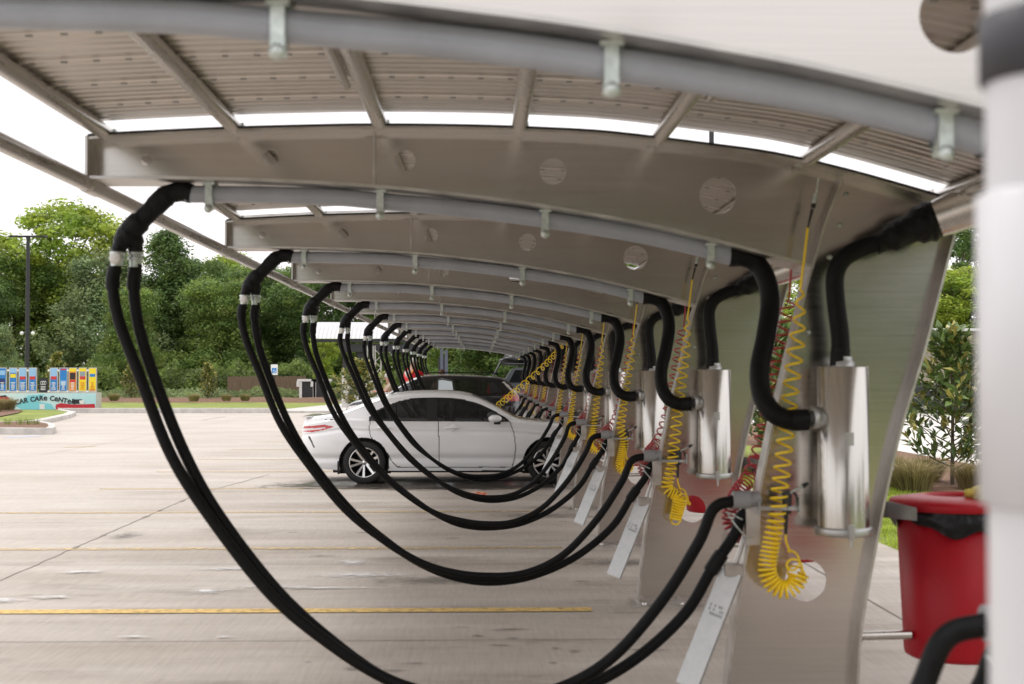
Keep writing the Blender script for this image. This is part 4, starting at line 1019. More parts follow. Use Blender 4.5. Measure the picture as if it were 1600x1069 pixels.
# pay gates
def gate(px, lb, o=None):
    a = empty('card_terminal'); p = P(px,628,88); a.location = (p.x,88,.11); h = P(px,595.5,88).z-.11
    m = MB(); m.box((-.50,-.25,0),(-.34,.25,h)); m.box((.34,-.25,0),(.50,.25,h)); m.box((-.62,-.3,h-.02),(.6,.3,h+.12)); m.build('frame', M['cream'], a)
    m = MB(); m.box((-.34,-.15,.1),(.34,.2,h-.02)); m.build('dark_panel', M['pole'], a); m = MB(); m.box((-.66,-.32,h-.35),(-.5,.1,h-.02)); m.build('card_reader', M['cream'], a)
    tag(a, lb, 'terminal', 'white framed terminals on the far path')
gate(481,'white framed dark terminal, left one of the pair on the far path'); gate(503,'white framed dark terminal, right one of the pair, nearer the magnolia bush')
# far white canopy with truss columns
a = empty('entrance_canopy'); YC = 84; p0 = P(492,530,YC); p1 = P(640,502,YC); a.location = ((p0.x+p1.x)/2, YC, 0); hw = (p1.x-p0.x)/2
m = MB(); n = 46; pr = []
for i in range(n+1):
    x = -hw+2*hw*i/n; pr.append(x)
nz = 9; vs = []
for j in range(nz+1):
    for i,x in enumerate(pr):
        t = j/nz; dz = (.06 if i % 2 else 0); vs.append((x, -1.2+t*2.8+dz, p0.z+(p1.z-p0.z)*(1-(1-t)**1.6)))
m.add(vs, [(j*(n+1)+i, j*(n+1)+i+1, (j+1)*(n+1)+i+1, (j+1)*(n+1)+i) for j in range(nz) for i in range(n)]); m.build('roof_sheet', mat('white_corrugated', (.50,.50,.51), .45, var=.06, scale=2, stretch=(1,1,6)), a)
m = MB(); z_ = p0.z; m.box((-hw+.2,-1.0,z_-.2),(hw,-.8,z_-.03)); m.box((-hw+1.6,-.7,z_-.75),(hw+1,.9,z_-.3)); m.box((-hw+.05,1.2,z_-.15),(hw,1.4,z_-.02)); m.build('dark_beam', M['pole'], a)
m = MB(); x = P(565,550,YC).x-a.location.x; m.box((x-.25,-.3,0),(x+.25,.3,z_-.3)); m.build('dark_column', M['pole'], a)
for px in (580,592):
    x = P(px,550,YC).x-a.location.x; m = MB(); zz = 0
    for dx in (-.17,.17):
        for dy in (-.12,.12): m.tube([(x+dx,dy-.6,0),(x+dx,dy-.6,z_-.4)],.035,6)
    i = 0
    while zz < z_-.9: m.tube([(x-.17,-.72,zz),(x+.17,-.72,zz+.35)] if i%2 else [(x+.17,-.72,zz),(x-.17,-.72,zz+.35)],.022,5); zz += .35; i += 1
    m.build('truss_column', M['flange'], a)
tag(a, 'far white corrugated entrance canopy on dark beams and lattice columns', 'canopy')
a = empty('pay_station'); YK = 70; p = P(546,600,YK); a.location = (p.x+.25,YK,0); h = P(546,578,YK).z
m = MB(); m.box((-.6,-.3,0),(.22,.3,h)); m.box((.26,-.3,0),(1.0,.3,h-.05)); m.build('cabinet', M['flange'], a); m = MB(); m.box((-.25,-.34,h-.75),(.0,-.3,h-.55)); m.box((-.25,-.34,h-1.3),(.02,-.3,h-1.05)); m.box((.4,-.5,h+.02),(.75,.2,h+.08)); m.build('screen', M['pole'], a)
tag(a, 'grey steel pay station cabinets behind the boot of the white sedan', 'pay station')
a = empty('slim_post'); 
for i,(px,Yp) in enumerate(((690.5,52),(697.5,52))):
    p = P(px,545+2*i,Yp); a = empty('slim_post', (p.x,Yp,0)); m = MB(); m.box((-.06,-.08,0),(.05,.08,p.z)); m.build('post_body', mat('blue_grey_paint',(.085,.10,.135),.45) if i == 0 else bpy.data.materials['blue_grey_paint'], a)
    m = MB(); m.box((-.13,-.04,0),(-.061,.06,p.z-.3)); m.build('dark_backing', M['pole'], a)
    tag(a, ('slim blue-grey post, left one of the pair' if i == 0 else 'slim blue-grey post, right and shorter one of the pair')+' beyond the black car', 'post', 'slim posts beyond the black car')
m = MB(); p = P(538,600,75); m.tube([(p.x,75,0),(p.x,75,3.4)],.09,10); tag(m.build('bollard_pole', M['pole']), 'plain black pole standing in front of the pay station, behind the sedan boot','pole')
# shed and dark fence on the right
M['ribwall'] = mat('tan_metal_wall', (.42,.36,.29), .6, var=.1, scale=2, stretch=(5,1,.3)); 
a = empty('shed', (24.5,66,0)); z_ = P(1490,515,64).z; m = MB()
for i in range(44): x = -7+i*.4; m.box((x,0,0),(x+.36,6,z_)); m.box((x+.36,.04,0),(x+.4,5.9,z_))
m.build('ribbed_wall', M['ribwall'], a); m = MB(); vs = [(-7.4,-.7,z_-.02),(10.9,-.7,z_-.02),(10.9,3.2,z_+.1),(-7.4,3.2,z_+.1),(10.9,7,z_),(-7.4,7,z_)]; m.add(vs+[(x,y,z+.12) for x,y,z in vs],[(0,1,2,3),(3,2,4,5),(9,8,7,6),(11,10,8,9),(0,6,7,1),(1,7,8,2),(2,8,10,4),(0,3,9,6),(3,5,11,9)]); m.build('roof', M['cream'], a)
m = MB(); m.box((2,-.02,0),(4.4,-.004,2.6)); m.build('door', M['pole'], a)
tag(a, 'low tan metal shed with white roof edge behind the magnolia', 'shed')
a = empty('screen_fence', (20.5,61.5,0)); m = MB(); h = P(1440,598,61.5).z; m.box((-3.2,0,.05),(9,.03,h)); m.build('screen_panel', mat('dark_mesh',(.035,.038,.04),.8), a); m = MB()
for i in range(6): m.tube([(-3.2+i*2.4,.06,0),(-3.2+i*2.4,.06,h+.05)],.04,8)
m.build('posts', M['pole'], a); tag(a, 'dark fabric-covered fence in front of the tan shed', 'fence')
# litter
o = blob('litter', (0,0,0), (.11,.07,.04), mat('crumpled_orange_wrapper', (.75,.16,.02), .5, col2=(.75,.7,.65), scale=14, var=.1), None, .7, 3, 5, 16, 10, False); g = G(746,777); o.location = (g.x,g.y,.04)
tag(o, 'crumpled orange and white wrapper on the concrete in front of the sedan', 'litter')
# ================================================================ VEHICLES
M['white_paint_car'] = mat('pearl_white_car_paint', (.86,.86,.865), .22, 0, coat=1); M['black_paint_car'] = mat('black_car_paint', (.008,.008,.010), .2, 0, coat=1)
M['grey_paint_car'] = mat('grey_truck_paint', (.10,.115,.13), .3, .3, coat=.6)
M['glass'] = mat('tinted_glass', (.012,.014,.015), .03, 0, spec=.8); M['glass'].node_tree.nodes['Principled BSDF'].inputs['Alpha'].default_value = .66
M['seat'] = mat('seat_fabric', (.06,.06,.062), .7); M['trim'] = mat('black_trim', (.012,.012,.012), .45)
M['tyre'] = mat('tyre_rubber', (.016,.016,.016), .75, bump=.2, bscale=50); M['rim'] = mat('machined_rim', (.70,.70,.70), .25, 1); M['rim_dark'] = mat('dark_rim', (.02,.02,.022), .4, .3)
M['lamp_red'] = mat('red_lens', (.50,.012,.015), .12, 0, coat=1); M['lamp_clear'] = mat('clear_lens', (.72,.68,.68), .12, 0, coat=1); M['chrome'] = mat('chrome', (.8,.8,.8), .08, 1); M['gap'] = mat('shut_line', (.16,.16,.165), .6)
def inside(poly, x, z):
    c = False; n = len(poly)
    for i in range(n):
        x1,z1 = poly[i]; x2,z2 = poly[(i+1) % n]
        if (z1 > z) != (z2 > z) and x < (x2-x1)*(z-z1)/(z2-z1)+x1: c = not c
    return c
def near_line(line, x, z, w_):
    for (x1,z1),(x2,z2) in zip(line, line[1:]):
        dx,dz = x2-x1,z2-z1; L2 = dx*dx+dz*dz; t = max(0,min(1,((x-x1)*dx+(z-z1)*dz)/L2))
        if (x-x1-t*dx)**2+(z-z1-t*dz)**2 < w_*w_: return True
    return False
def build_shell(spec, parent, step, rows, nt_):
    """loft the body; faces are sorted into parts by where they lie"""
    X0, X1 = spec['x0'], spec['x1']; n = int((X1-X0)/step); xs = [X0+(X1-X0)*i/n for i in range(n+1)]
    secs = []
    for x in xs:
        zt = sinterp(spec['top'], x); zb = interp(spec['bot'], x); W = sinterp(spec['plan'], x); belt = interp(spec['belt'], x)
        cr = interp(spec['crown'], x); zs = max(zb+.05, zt-cr)
        def hw(z):
            t = max(0,min(1,(z-zb)/max(.01,belt-zb))); y = W*(.955+.045*math.sin(math.pi*min(1,t*1.15))**.8)
            y -= .022*W*max(0,t-.72)/.28
            # crease along the shoulder
            y -= .018*math.exp(-((z-(belt-.16))/.028)**2)
            y -= .022*math.exp(-((z-.40)/.05)**2)
            if z > belt: y -= (z-belt)*spec['tumble']+.02*min(1,(z-belt)/.02)
            return y
        sec = []
        for j in range(rows+1):
            z = zb+(zs-zb)*j/rows; sec.append((x, hw(z), z))
        ye = hw(zs); e_ = 2/2.7
        for j in range(1, nt_+1):
            a = math.pi/2*j/nt_; sec.append((x, ye*max(0,math.cos(a))**e_, zs+(zt-zs)*math.sin(a)**e_))
        secs.append(sec)
    m_ = rows+nt_+1; parts = {}
    for side in (-1, 1):
        for i in range(n):
            for j in range(m_-1):
                q = [secs[i][j], secs[i+1][j], secs[i+1][j+1], secs[i][j+1]]
                cx = sum(p[0] for p in q)/4; cy = sum(p[1] for p in q)/4; cz = sum(p[2] for p in q)/4
                key = spec['cls'](cx, cy, cz, j >= rows, side)
                if key is None: continue
                if key[0] in 'gdt' or key in ('hl','chr','vent','valance','sillw','sill'): key = (key, side)
                idx = parts.setdefault(key, ({}, [], []))
                f = []
                for (ii,jj) in ((i,j),(i+1,j),(i+1,j+1),(i,j+1)):
                    k_ = (ii,jj,side)
                    if k_ not in idx[0]:
                        idx[0][k_] = len(idx[1]); p = secs[ii][jj]; off = spec['off'].get(key[0] if isinstance(key, tuple) else key, 0); idx[1].append((p[0], side*(p[1]-off), p[2]-(off if j >= rows else 0)))
                    f.append(idx[0][k_])
                idx[2].append(tuple(f) if side == -1 else tuple(f[::-1]))
    obs = {}
    for key, (_, vs, fs) in parts.items():
        nm, mt, par = spec['parts'][key[0] if isinstance(key, tuple) else key]; m = MB(); m.add(vs, fs, True); obs[key] = m.build(nm, M[mt], parent)
    # close front and rear
    for s_, sec in ((-1, secs[0]), (1, secs[-1])):
        m = MB(); ring = [(p[0],-p[1],p[2]) for p in sec]+[(p[0],p[1],p[2]) for p in sec[::-1]]; m.add(ring, [tuple(range(len(ring))) if s_ < 0 else tuple(range(len(ring)-1,-1,-1))]); m.build('bumper', M[spec['paint']], parent)
    return obs
def wheel(parent, x, y, r, side, rr, sp=5, name='wheel'):
    e = empty('wheel', (x, y, r), 0, parent); KIDS.setdefault(parent.name, []).append(e)
    RM = Matrix.Rotation(R(90)*(-side if side else 1), 4, 'X'); w_ = .11
    m = MB(); m.lathe([(rr,-w_),(rr+.015,-w_-.008),(r-.03,-w_-.004),(r-.006,-w_+.02),(r,-w_*.3),(r,w_*.3),(r-.006,w_-.02),(r-.03,w_+.004),(rr+.015,w_+.008),(rr,w_),(rr-.01,0)], 48, RM, closed=True); m.build('tyre', M['tyre'], e)
    m = MB(); m.lathe([(rr+.002,w_+.002),(rr-.012,w_+.004),(rr-.018,w_-.02),(rr-.03,w_-.09),(rr-.035,-.02),(.001,-.02)], 48, RM)
    m.lathe([(rr*.62,-.01),(rr*.62,.012),(.0,.014)], 32, RM); m.build('rim_barrel', M['rim_dark'], e)
    m = MB(); m.lathe([(rr+.001,w_+.004),(rr-.004,w_+.009),(rr-.014,w_+.004)], 48, RM)
    for k in range(sp):
        for d in (-1,1):
            a = 2*math.pi*k/sp+R(90)+.33; 
            a0 = a+d*.10; a1 = a+d*.26; o0, o1 = .03, rr-.008
            for (ra,rb,aa,ab,wa,wb) in ((o0,o1,a0,a1,.013,.019),):
                p = Vector((ra*math.cos(aa),ra*math.sin(aa),w_-.035)); q = Vector((rb*math.cos(ab),rb*math.sin(ab),w_-.002)); t = (q-p).normalized(); s = Vector((-t.y,t.x,0)).normalized()
                vs = [p-s*wa,p+s*wa,q+s*wb,q-s*wb]; vs += [v-Vector((0,0,.03)) for v in vs]; vs = [RM @ v for v in vs]; m.add(vs,[(0,1,2,3),(0,4,5,1),(1,5,6,2),(2,6,7,3),(3,7,4,0)])
    m.lathe([(.036,w_-.035),(.034,w_-.02),(.001,w_-.018)], 16, RM)
    m.build('spokes', M['rim'], e); return e
def arch_liner(parent, x, r, yi, yo, ra):
    for side in (-1,1):
        m = MB(); n = 20; vs = []
        for i in range(n+1):
            a = math.pi*i/n*1.16-.25; vs += [(x+ra*math.cos(a), side*yo, r+ra*math.sin(a)), (x+ra*math.cos(a), side*yi, r+ra*math.sin(a))]
        m.add(vs, [(2*i,2*i+1,2*i+3,2*i+2) for i in range(n)]); m.box((x-ra,side*yi-.01,.15),(x+ra,side*yi+.01,r+ra)); m.build('wheel_arch_liner', M['trim'], parent)
# ---- white sedan: x forward from the rear axle
WR = .335
def sedan(px_rear):
    g = P(569, 726.5, 21.9); c = empty('sedan', (g.x, 21.9+.90, 0)); WB = 2.825
    dlo_q = [(.12,.988),(.10,1.02),(.17,1.10),(.28,1.165),(.355,1.20),(.375,1.205),(.375,.985)]
    dlo_r = [(.40,.983),(.40,1.215),(.52,1.262),(.70,1.30),(.95,1.318),(.955,.977)]
    dlo_f = [(1.125,.975),(1.115,1.318),(1.30,1.312),(1.50,1.285),(1.72,1.225),(1.95,1.125),(2.15,1.005),(2.17,.973)]
    dlo_all = [(.07,.978),(.06,1.02),(.15,1.12),(.30,1.19),(.50,1.27),(.70,1.315),(.97,1.336),(1.3,1.330),(1.52,1.302),(1.75,1.24),(1.98,1.137),(2.20,1.005),(2.23,.962)]
    gaps = [[(1.132,.97),(1.14,.80),(1.15,.50),(1.152,.268)], [(.09,.97),(.07,.86),(.10,.73),(.22,.60),(.36,.48),(.42,.36),(.50,.275)], [(2.235,.96),(2.30,.78),(2.325,.58),(2.31,.40),(2.27,.268)], [(.50,.268),(2.27,.262)],
            [(-.40,1.00),(-.62,.985)], ]
    def cls(x,y,z,top,side):
        for wx in (0,WB):
            if (x-wx)**2+(z-WR)**2 < .385**2: return None
        if z < .212 and .36 < x < WB-.36 : return 'sill'
        if not top or z < sinterp(spec['top'],x)-.055:
            if inside(dlo_q,x,z) : return 'gq'
            if inside(dlo_r,x,z) : return 'gr'
            if inside(dlo_f,x,z) : return 'gf'
            if inside(dlo_all,x,z) : return 'trim'
            if inside([(-.97,.80),(-.955,.885),(-.62,.915),(-.455,.885),(-.60,.84),(-.80,.80)],x,z):
                return 'tlc' if inside([(-.96,.85),(-.62,.872),(-.58,.862),(-.80,.828),(-.96,.815)],x,z) else 'tl'
            if inside([(-.88,.74),(-.845,.74),(-.755,.56),(-.78,.56)],x,z): return 'vent'
            if x < -.84 and .26 < z < .30: return 'valance'
            if inside([(3.25,.70),(3.72,.66),(3.70,.58),(3.35,.62)],x,z): return 'hl'
            if x < -.7 and z < .25: return 'valance'
            for l in gaps:
                if near_line(l,x,z,.0065): return 'gap'
            if .35 < x < 2.45 and z < .262: return 'sillw'
            if .09 < x < 1.14 and z > .262 and z < .97:
                t = interp([(.268,.50),(.36,.42),(.48,.36),(.60,.22),(.73,.10),(.86,.07),(.97,.09)], z)
                if x > t: return 'dr'
            if 1.14 < x and z < .97 and z > .262:
                t = interp([(.268,2.27),(.40,2.31),(.58,2.325),(.78,2.30),(.97,2.235)], z)
                if x < t: return 'df'
        if top:
            if 1.66 < x < 2.36 and abs(y) < .60 and z > .99: return 'ws'
            if -.42 < x < .22 and abs(y) < .52 and z > 1.09: return 'rw'
        return 'body'
    spec = {'x0':-.985,'x1':3.87,'paint':'white_paint_car','tumble':.42,
     'top':[(-.985,.90),(-.94,1.015),(-.86,1.035),(-.53,1.083),(-.38,1.115),(-.15,1.205),(.03,1.285),(.296,1.378),(.65,1.427),(1.095,1.443),(1.45,1.425),(1.72,1.363),(2.0,1.225),(2.34,1.035),(2.60,.985),(3.0,.955),(3.4,.885),(3.68,.79),(3.82,.68),(3.87,.60)],
     'bot':[(-.985,.34),(-.9,.25),(-.6,.235),(-.4,.215),(.5,.195),(2.4,.195),(3.2,.21),(3.87,.25)],
     'plan':[(-.985,.62),(-.93,.74),(-.75,.85),(-.35,.90),(.4,.915),(1.5,.92),(2.4,.915),(3.0,.90),(3.4,.84),(3.7,.70),(3.87,.42)],
     'belt':[(-.985,.90),(-.4,.995),(.1,.975),(2.2,.962),(3.87,.80)],
     'crown':[(-.985,.05),(-.4,.05),(0,.085),(.5,.10),(1.5,.10),(2.0,.08),(2.4,.055),(3.87,.06)],
     'cls':cls, 'off':{'gap':.012,'gq':.006,'gr':.006,'gf':.006,'trim':.003,'sill':.03,'ws':.004,'rw':.004},
     'parts':{'gap':('shut_line','gap',0),'gq':('window','glass',0),'gr':('window','glass',0),'gf':('window','glass',0),'trim':('window_surround','trim',0),'vent':('bumper_slot','trim',0),'valance':('rear_valance','trim',0),'sill':('sill','trim',0),'sillw':('side_skirt','white_paint_car',0),'tl':('tail_light','lamp_red',0),'tlc':('reverse_lens','lamp_clear',0),'hl':('headlight','lamp_clear',0),
       'dr':('door','white_paint_car',0),'df':('door','white_paint_car',0),'ws':('windscreen','glass',0),'rw':('rear_window','glass',0),'body':('body','white_paint_car',0)}}
    spec['off']['sill'] = .0
    ob = build_shell(spec, c, .0125, 92, 26)
    for x in (0,WB):
        arch_liner(c, x, WR, .62, .90, .392)
        for s in (-1,1): wheel(c, x, s*.785, WR, s, .232)
    for side in (-1,1):
        for x,dk in ((.30,'dr'),(1.36,'df')):
            y = side*.912; m = MB(); m.tube([(x-.12,y-side*.006,.868),(x-.09,y+side*.022,.87),(x+.09,y+side*.022,.872),(x+.12,y-side*.006,.872)],[.010,.013,.013,.010],8); h = m.build('door_handle', M['white_paint_car'], ob[(dk,side)])
            m = MB(); lathe_at(m,(x,y-side*.008,.868),(0,side,0),[(.055,0),(.05,.004),(.001,.001)],20); m.build('handle_cup', M['white_paint_car'], ob[(dk,side)])
        y = side*.93
        mo = blob('mirror', (2.005,side*1.0,1.01), (.105,.10,.062), M['white_paint_car'], c, .05, 2, 3, 20, 14)
        m = MB(); m.tube([(2.05,side*.90,.955),(2.04,side*.94,.955),(2.03,side*.985,.97)],[.04,.035,.05],10); m.box((1.99,side*.995-.05,.925),(2.09,side*.995+.04,.968)); m.build('mirror_base', M['trim'], mo)
        m = MB(); m.tube([(.07,side*.862,.976),(1.0,side*.885,.974),(2.22,side*.878,.965)],.006,6); m.build('window_trim', M['chrome' if 0 else 'trim'], c)
    m = MB(); vs = [(.12,-.012,1.335),(.12,.012,1.335),(.34,.012,1.40),(.34,-.012,1.40),(.15,-.004,1.405),(.15,.004,1.405)]; m.add(vs,[(0,1,2,3),(0,3,4),(1,5,2),(0,4,5,1),(3,2,5,4)]); m.build('roof_fin', M['white_paint_car'], c)
    m = MB(); m.box((-.96,-.70,1.022),(-.83,.70,1.045)); m.build('spoiler', M['white_paint_car'], c)
    for sx0,sy in ((1.28,-.37),(1.28,.37),(.28,-.37),(.28,.37)):
        st_ = blob('seat', (sx0,sy,.78), (.12,.24,.30), M['seat'], c, .05, 2, 1, 16, 12); blob('headrest', (sx0-.06,sy,1.14), (.06,.13,.09), M['seat'], st_, .0, 2, 1, 14, 10)
    m = MB(); m.box((-.2,-.72,.86),(.1,.72,.93)); m.box((1.95,-.72,.84),(2.45,.72,.93)); m.build('dashboard', M['seat'], c)
    m = MB(); m.lathe([(.18,-.012),(.192,0),(.18,.012),(.168,0),(.18,-.012)], 24, Matrix.Translation((1.83,.37,.93)) @ Matrix.Rotation(R(70),4,'Y')); m.build('steering_wheel', M['trim'], c)
    m = MB(); m.box((-.5,-.66,.168),(3.4,.66,.30)); m.build('underbody', M['trim'], c)
    for s in (-1,1):
        m = MB(); m.box((-.41,s*.80-.10,.16),(-.38,s*.80+.10,.36)); m.build('mud_flap', M['trim'], c)
    m = MB(); m.tube([(-.95,-.62,.30),(-.83,-.80,.285),(-.72,-.85,.285)],.02,8); m.build('bumper_lip', M['trim'], c)
    tag(c, 'white four door sedan parked sideways under the canopy with dark tinted windows', 'car')
    return c
sedan(0)
# ---- black crossover, nose to the left
def suv():
    Yn = 36.9; g = P(818,640,Yn); k_ = 1.0
    c = empty('crossover_car', (g.x-.10, Yn+.93, 0)); c.rotation_euler = (0,0,0)
    # x measured forward from the rear bumper; the car faces -x in the world
    WB = (1.0, 3.66); WR2 = .35
    f1 = [(2.15,1.10),(2.12,1.55),(2.75,1.50),(3.22,1.13)]; r1 = [(1.05,1.14),(1.10,1.55),(2.05,1.57),(2.07,1.12)]; q1 = [(.42,1.22),(.62,1.47),(1.02,1.52),(1.0,1.15)]
    def cls(x,y,z,top,side):
        for wx in WB:
            if (x-wx)**2+(z-WR2)**2 < .41**2: return None
        if z < .42 and .2 < x < 4.3: return 'trim'
        if not top or z < sinterp(spec['top'],x)-.07:
            for p_,k2 in ((f1,'g1'),(r1,'g2'),(q1,'g3')):
                if inside(p_,x,z): return k2
            if inside([(0,1.0),(.0,1.17),(.42,1.16),(.40,1.06),(.25,1.0)],x,z): return 'tl'
            if inside([(.05,1.2),(.38,1.50),(.45,1.50),(.16,1.2)],x,z): return 'chr'
            if inside([(3.9,.95),(4.5,.86),(4.5,.76),(4.0,.84)],x,z): return 'hl'
            for l in ([(2.10,1.1),(2.12,.4)],[(1.03,1.1),(1.15,.8),(1.45,.5)],[(3.25,1.1),(3.3,.45)]):
                if near_line(l,x,z,.013): return 'gap'
        if top:
            if 2.78 < x < 3.5 and abs(y) < .64 and z > 1.12: return 'ws'
            if .03 < x < .42 and abs(y) < .6 and z > 1.2: return 'rw'
        return 'body'
    spec = {'x0':0,'x1':4.58,'paint':'black_paint_car','tumble':.34,
     'top':[(0,1.12),(.04,1.22),(.20,1.45),(.42,1.60),(.8,1.655),(1.5,1.69),(2.2,1.69),(2.7,1.63),(3.1,1.42),(3.5,1.18),(3.8,1.10),(4.2,1.03),(4.45,.92),(4.58,.72)],
     'bot':[(0,.42),(.3,.30),(4.2,.28),(4.58,.36)],'plan':[(0,.66),(.15,.84),(.6,.91),(2.5,.925),(3.8,.91),(4.3,.80),(4.58,.55)],
     'belt':[(0,1.10),(1,1.09),(3.2,1.05),(4.58,.9)],'crown':[(0,.08),(1,.09),(2.7,.09),(3.5,.07),(4.58,.06)],'cls':cls,'off':{'gap':.02,'trim':-.01,'g1':.008,'g2':.008,'g3':.008},
     'parts':{'g1':('window','glass',0),'g2':('window','glass',0),'g3':('window','glass',0),'gap':('shut_line','gap',0),'trim':('lower_cladding','trim',0),'tl':('tail_light','lamp_red',0),'chr':('pillar_trim','lamp_clear',0),'hl':('headlight','lamp_clear',0),'ws':('windscreen','glass',0),'rw':('rear_window','glass',0),'body':('body','black_paint_car',0)}}
    c.scale = (-1,1,1)
    build_shell(spec, c, .028, 54, 18)
    for x in WB:
        arch_liner(c, x, WR2, .62, .9, .415)
        for s in (-1,1): wheel(c, x, s*.80, WR2, s, .225)
    m = MB(); m.tube([(.55,-.60,1.70),(.7,-.61,1.735),(2.3,-.60,1.745),(2.5,-.58,1.71)],.016,6); m.build('roof_rail', M['trim'], c)
    m = MB(); m.tube([(.55,.60,1.70),(.7,.61,1.735),(2.3,.60,1.745),(2.5,.58,1.71)],.016,6); m.build('roof_rail', M['trim'], c)
    # near side rear door standing open
    dd = empty('open_door', (2.12,-.93,0), R(62), c); KIDS.setdefault(c.name,[]).append(dd)
    m = MB(); o_ = [(0,.42),(-.75,.42),(-.95,.75),(-1.0,1.08),(0,1.10)]; m.add([(x,-.03,z) for x,z in o_]+[(x,.03,z) for x,z in o_],[tuple(range(5)),(9,8,7,6,5)]+[(i,(i+1)%5,5+(i+1)%5,5+i) for i in range(5)]); m.build('door_skin', M['black_paint_car'], dd)
    m = MB(); m.tube([(0,0,1.10),(-.02,0,1.55),(-.25,0,1.58),(-.85,0,1.53),(-1.0,0,1.08)],.028,8,False); m.build('door_frame', M['trim'], dd)
    m = MB(); v = [(-.03,0,1.1),(-.04,0,1.54),(-.28,0,1.56),(-.83,0,1.51),(-.97,0,1.1)]; m.add([(x,y-.004,z) for x,y,z in v]+[(x,y+.004,z) for x,y,z in v],[(0,1,2,3,4),(9,8,7,6,5)]); m.build('door_glass', mat('painted_sky_door_glass',(.55,.62,.66),.05,0,spec=1), dd)  # opaque pale pane: the sky it would reflect is put into its colour
    m = MB(); m.box((.4,-.7,.3),(4.2,.7,.55)); m.build('underbody', M['trim'], c)
    tag(c, 'black crossover car with a door open and red tail light, behind the white sedan', 'car'); return c, g.x
SUV, sx_ = suv()
# ---- grey pickup with a bed rack beyond it
def pickup():
    Y = 46.3; g = P(765,600,Y); a = empty('pickup_truck', (g.x, Y, 0)); 
    Z = lambda py: P(800,py,Y).z
    def prism(mb, pts, y0, y1):
        n = len(pts); mb.add([(x,y0,z) for x,z in pts]+[(x,y1,z) for x,z in pts],[tuple(range(n)),tuple(range(2*n-1,n-1,-1))]+[(i,n+i,n+(i+1)%n,(i+1)%n) for i in range(n)])
    zr = Z(574.5); zb = Z(600)
    m = MB(); prism(m,[(.05,.55),(0,zb-.02),(.06,zb),(3.2,zb),(5.0,zb-.05),(5.2,.6),(5.1,.5),(.2,.5)],0,1.95); m.build('body', M['grey_paint_car'], a)
    m = MB(); prism(m,[(.42,zb),(.72,zr-.06),(.85,zr),(2.6,zr),(2.75,zr-.04),(3.35,zb)],.14,1.81); cab = m.build('cab', M['grey_paint_car'], a)
    m = MB(); prism(m,[(.62,zb+.04),(.84,zr-.08),(1.55,zr-.08),(1.55,zb+.04)],.13,.135); m.build('window', M['glass'], a)
    m = MB(); prism(m,[(1.85,zb+.04),(1.85,zr-.08),(2.55,zr-.08),(2.95,zb+.04)],.13,.135); m.build('window', M['glass'], a)
    m = MB(); 
    for y in (.16,1.8): m.tube([(.0,y,zb),(.38,y,zr+.20),(.46,y,zr+.12),(2.4,y,zr+.10)],.03,8); m.tube([(.38,y,zr+.2),(.62,y,zr+.10)],.022,6)
    m.tube([(.38,.16,zr+.2),(.38,1.8,zr+.2)],.03,8); m.build('bed_rack', M['trim'], a)
    for x in (.95,4.2):
        for y,s in ((.06,-1),(1.88,1)): wheel(a, x, y, .40, s, .23, 6)
        m = MB(); m.lathe([(.46,-.01),(.001,-.012)],24,Matrix.Translation((x,-.0,.42)) @ Matrix.Rotation(R(90),4,'X')); m.build('wheel_arch_liner', M['trim'], a)
    m = MB(); m.box((-.06,.02,.9),(.0,.22,1.35)); m.build('tail_light', M['lamp_red'], a)
    tag(a, 'dark grey pickup truck with black rack, beyond the black crossover', 'pickup truck')
    p = P(812,562,Y-.2); b = blob('roof_bag', (0,0,0), (.58,.45,.19), M['bag'], None, .35, 2.2, 4, 28, 16); b.location = (p.x, Y+.9, P(812,562,Y+.9).z)
    s_ = empty('cargo_bag', b.location); b.location = (0,0,0); b.parent = s_; b.name = 'bag'
    m = MB(); m.tube([(0,0,-.1),(0,0,-(s_.location.z-zr)+.0)],.03,8); m.build('stand', M['trim'], s_)
    m = MB(); m.box((-.03,-.46,-.01),(.03,-.44,.012)); m.build('yellow_badge', M['c_yellow'], s_)
    tag(s_, 'bulky black bag with a small yellow patch, raised above the grey pickup', 'bag')
pickup()
# ================================================================ PEOPLE
M['skin'] = mat('skin', (.48,.27,.19), .5); M['shirt_red'] = mat('red_shirt', (.62,.015,.03), .8, bump=.3, bscale=20); M['shirt_tan'] = mat('tan_shirt', (.42,.33,.25), .8, bump=.3, bscale=20); M['trouser'] = mat('dark_trousers', (.03,.035,.045), .85); M['hair_grey'] = mat('grey_hair', (.55,.52,.48), .8); M['hair_brown'] = mat('brown_hair', (.16,.09,.05), .8); M['hivis'] = mat('orange_stripe', (.9,.25,.03), .7); M['shoe'] = mat('shoe', (.04,.04,.04), .6)
def skin_obj(name, pts, edges, rad, mtl, parent, root=0, sub=2):
    me = bpy.data.meshes.new(name); me.from_pydata(pts, edges, []); me.materials.append(mtl); o = bpy.data.objects.new(name, me); C.objects.link(o); o.parent = parent
    sk_ = o.modifiers.new('skin','SKIN'); sk_.use_smooth_shade = True
    for i,v in enumerate(me.skin_vertices[0].data): v.radius = rad[i] if isinstance(rad[i], tuple) else (rad[i],rad[i]); v.use_root = (i == root)
    s = o.modifiers.new('sub','SUBSURF'); s.levels = sub; s.render_levels = sub
    dg = bpy.context.evaluated_depsgraph_get(); m2 = bpy.data.meshes.new_from_object(o.evaluated_get(dg)); o.modifiers.clear(); o.data = m2
    for p in m2.polygons: p.use_smooth = True
    if not m2.materials: m2.materials.append(mtl)
    KIDS.setdefault(parent.name, []).append(o); return o
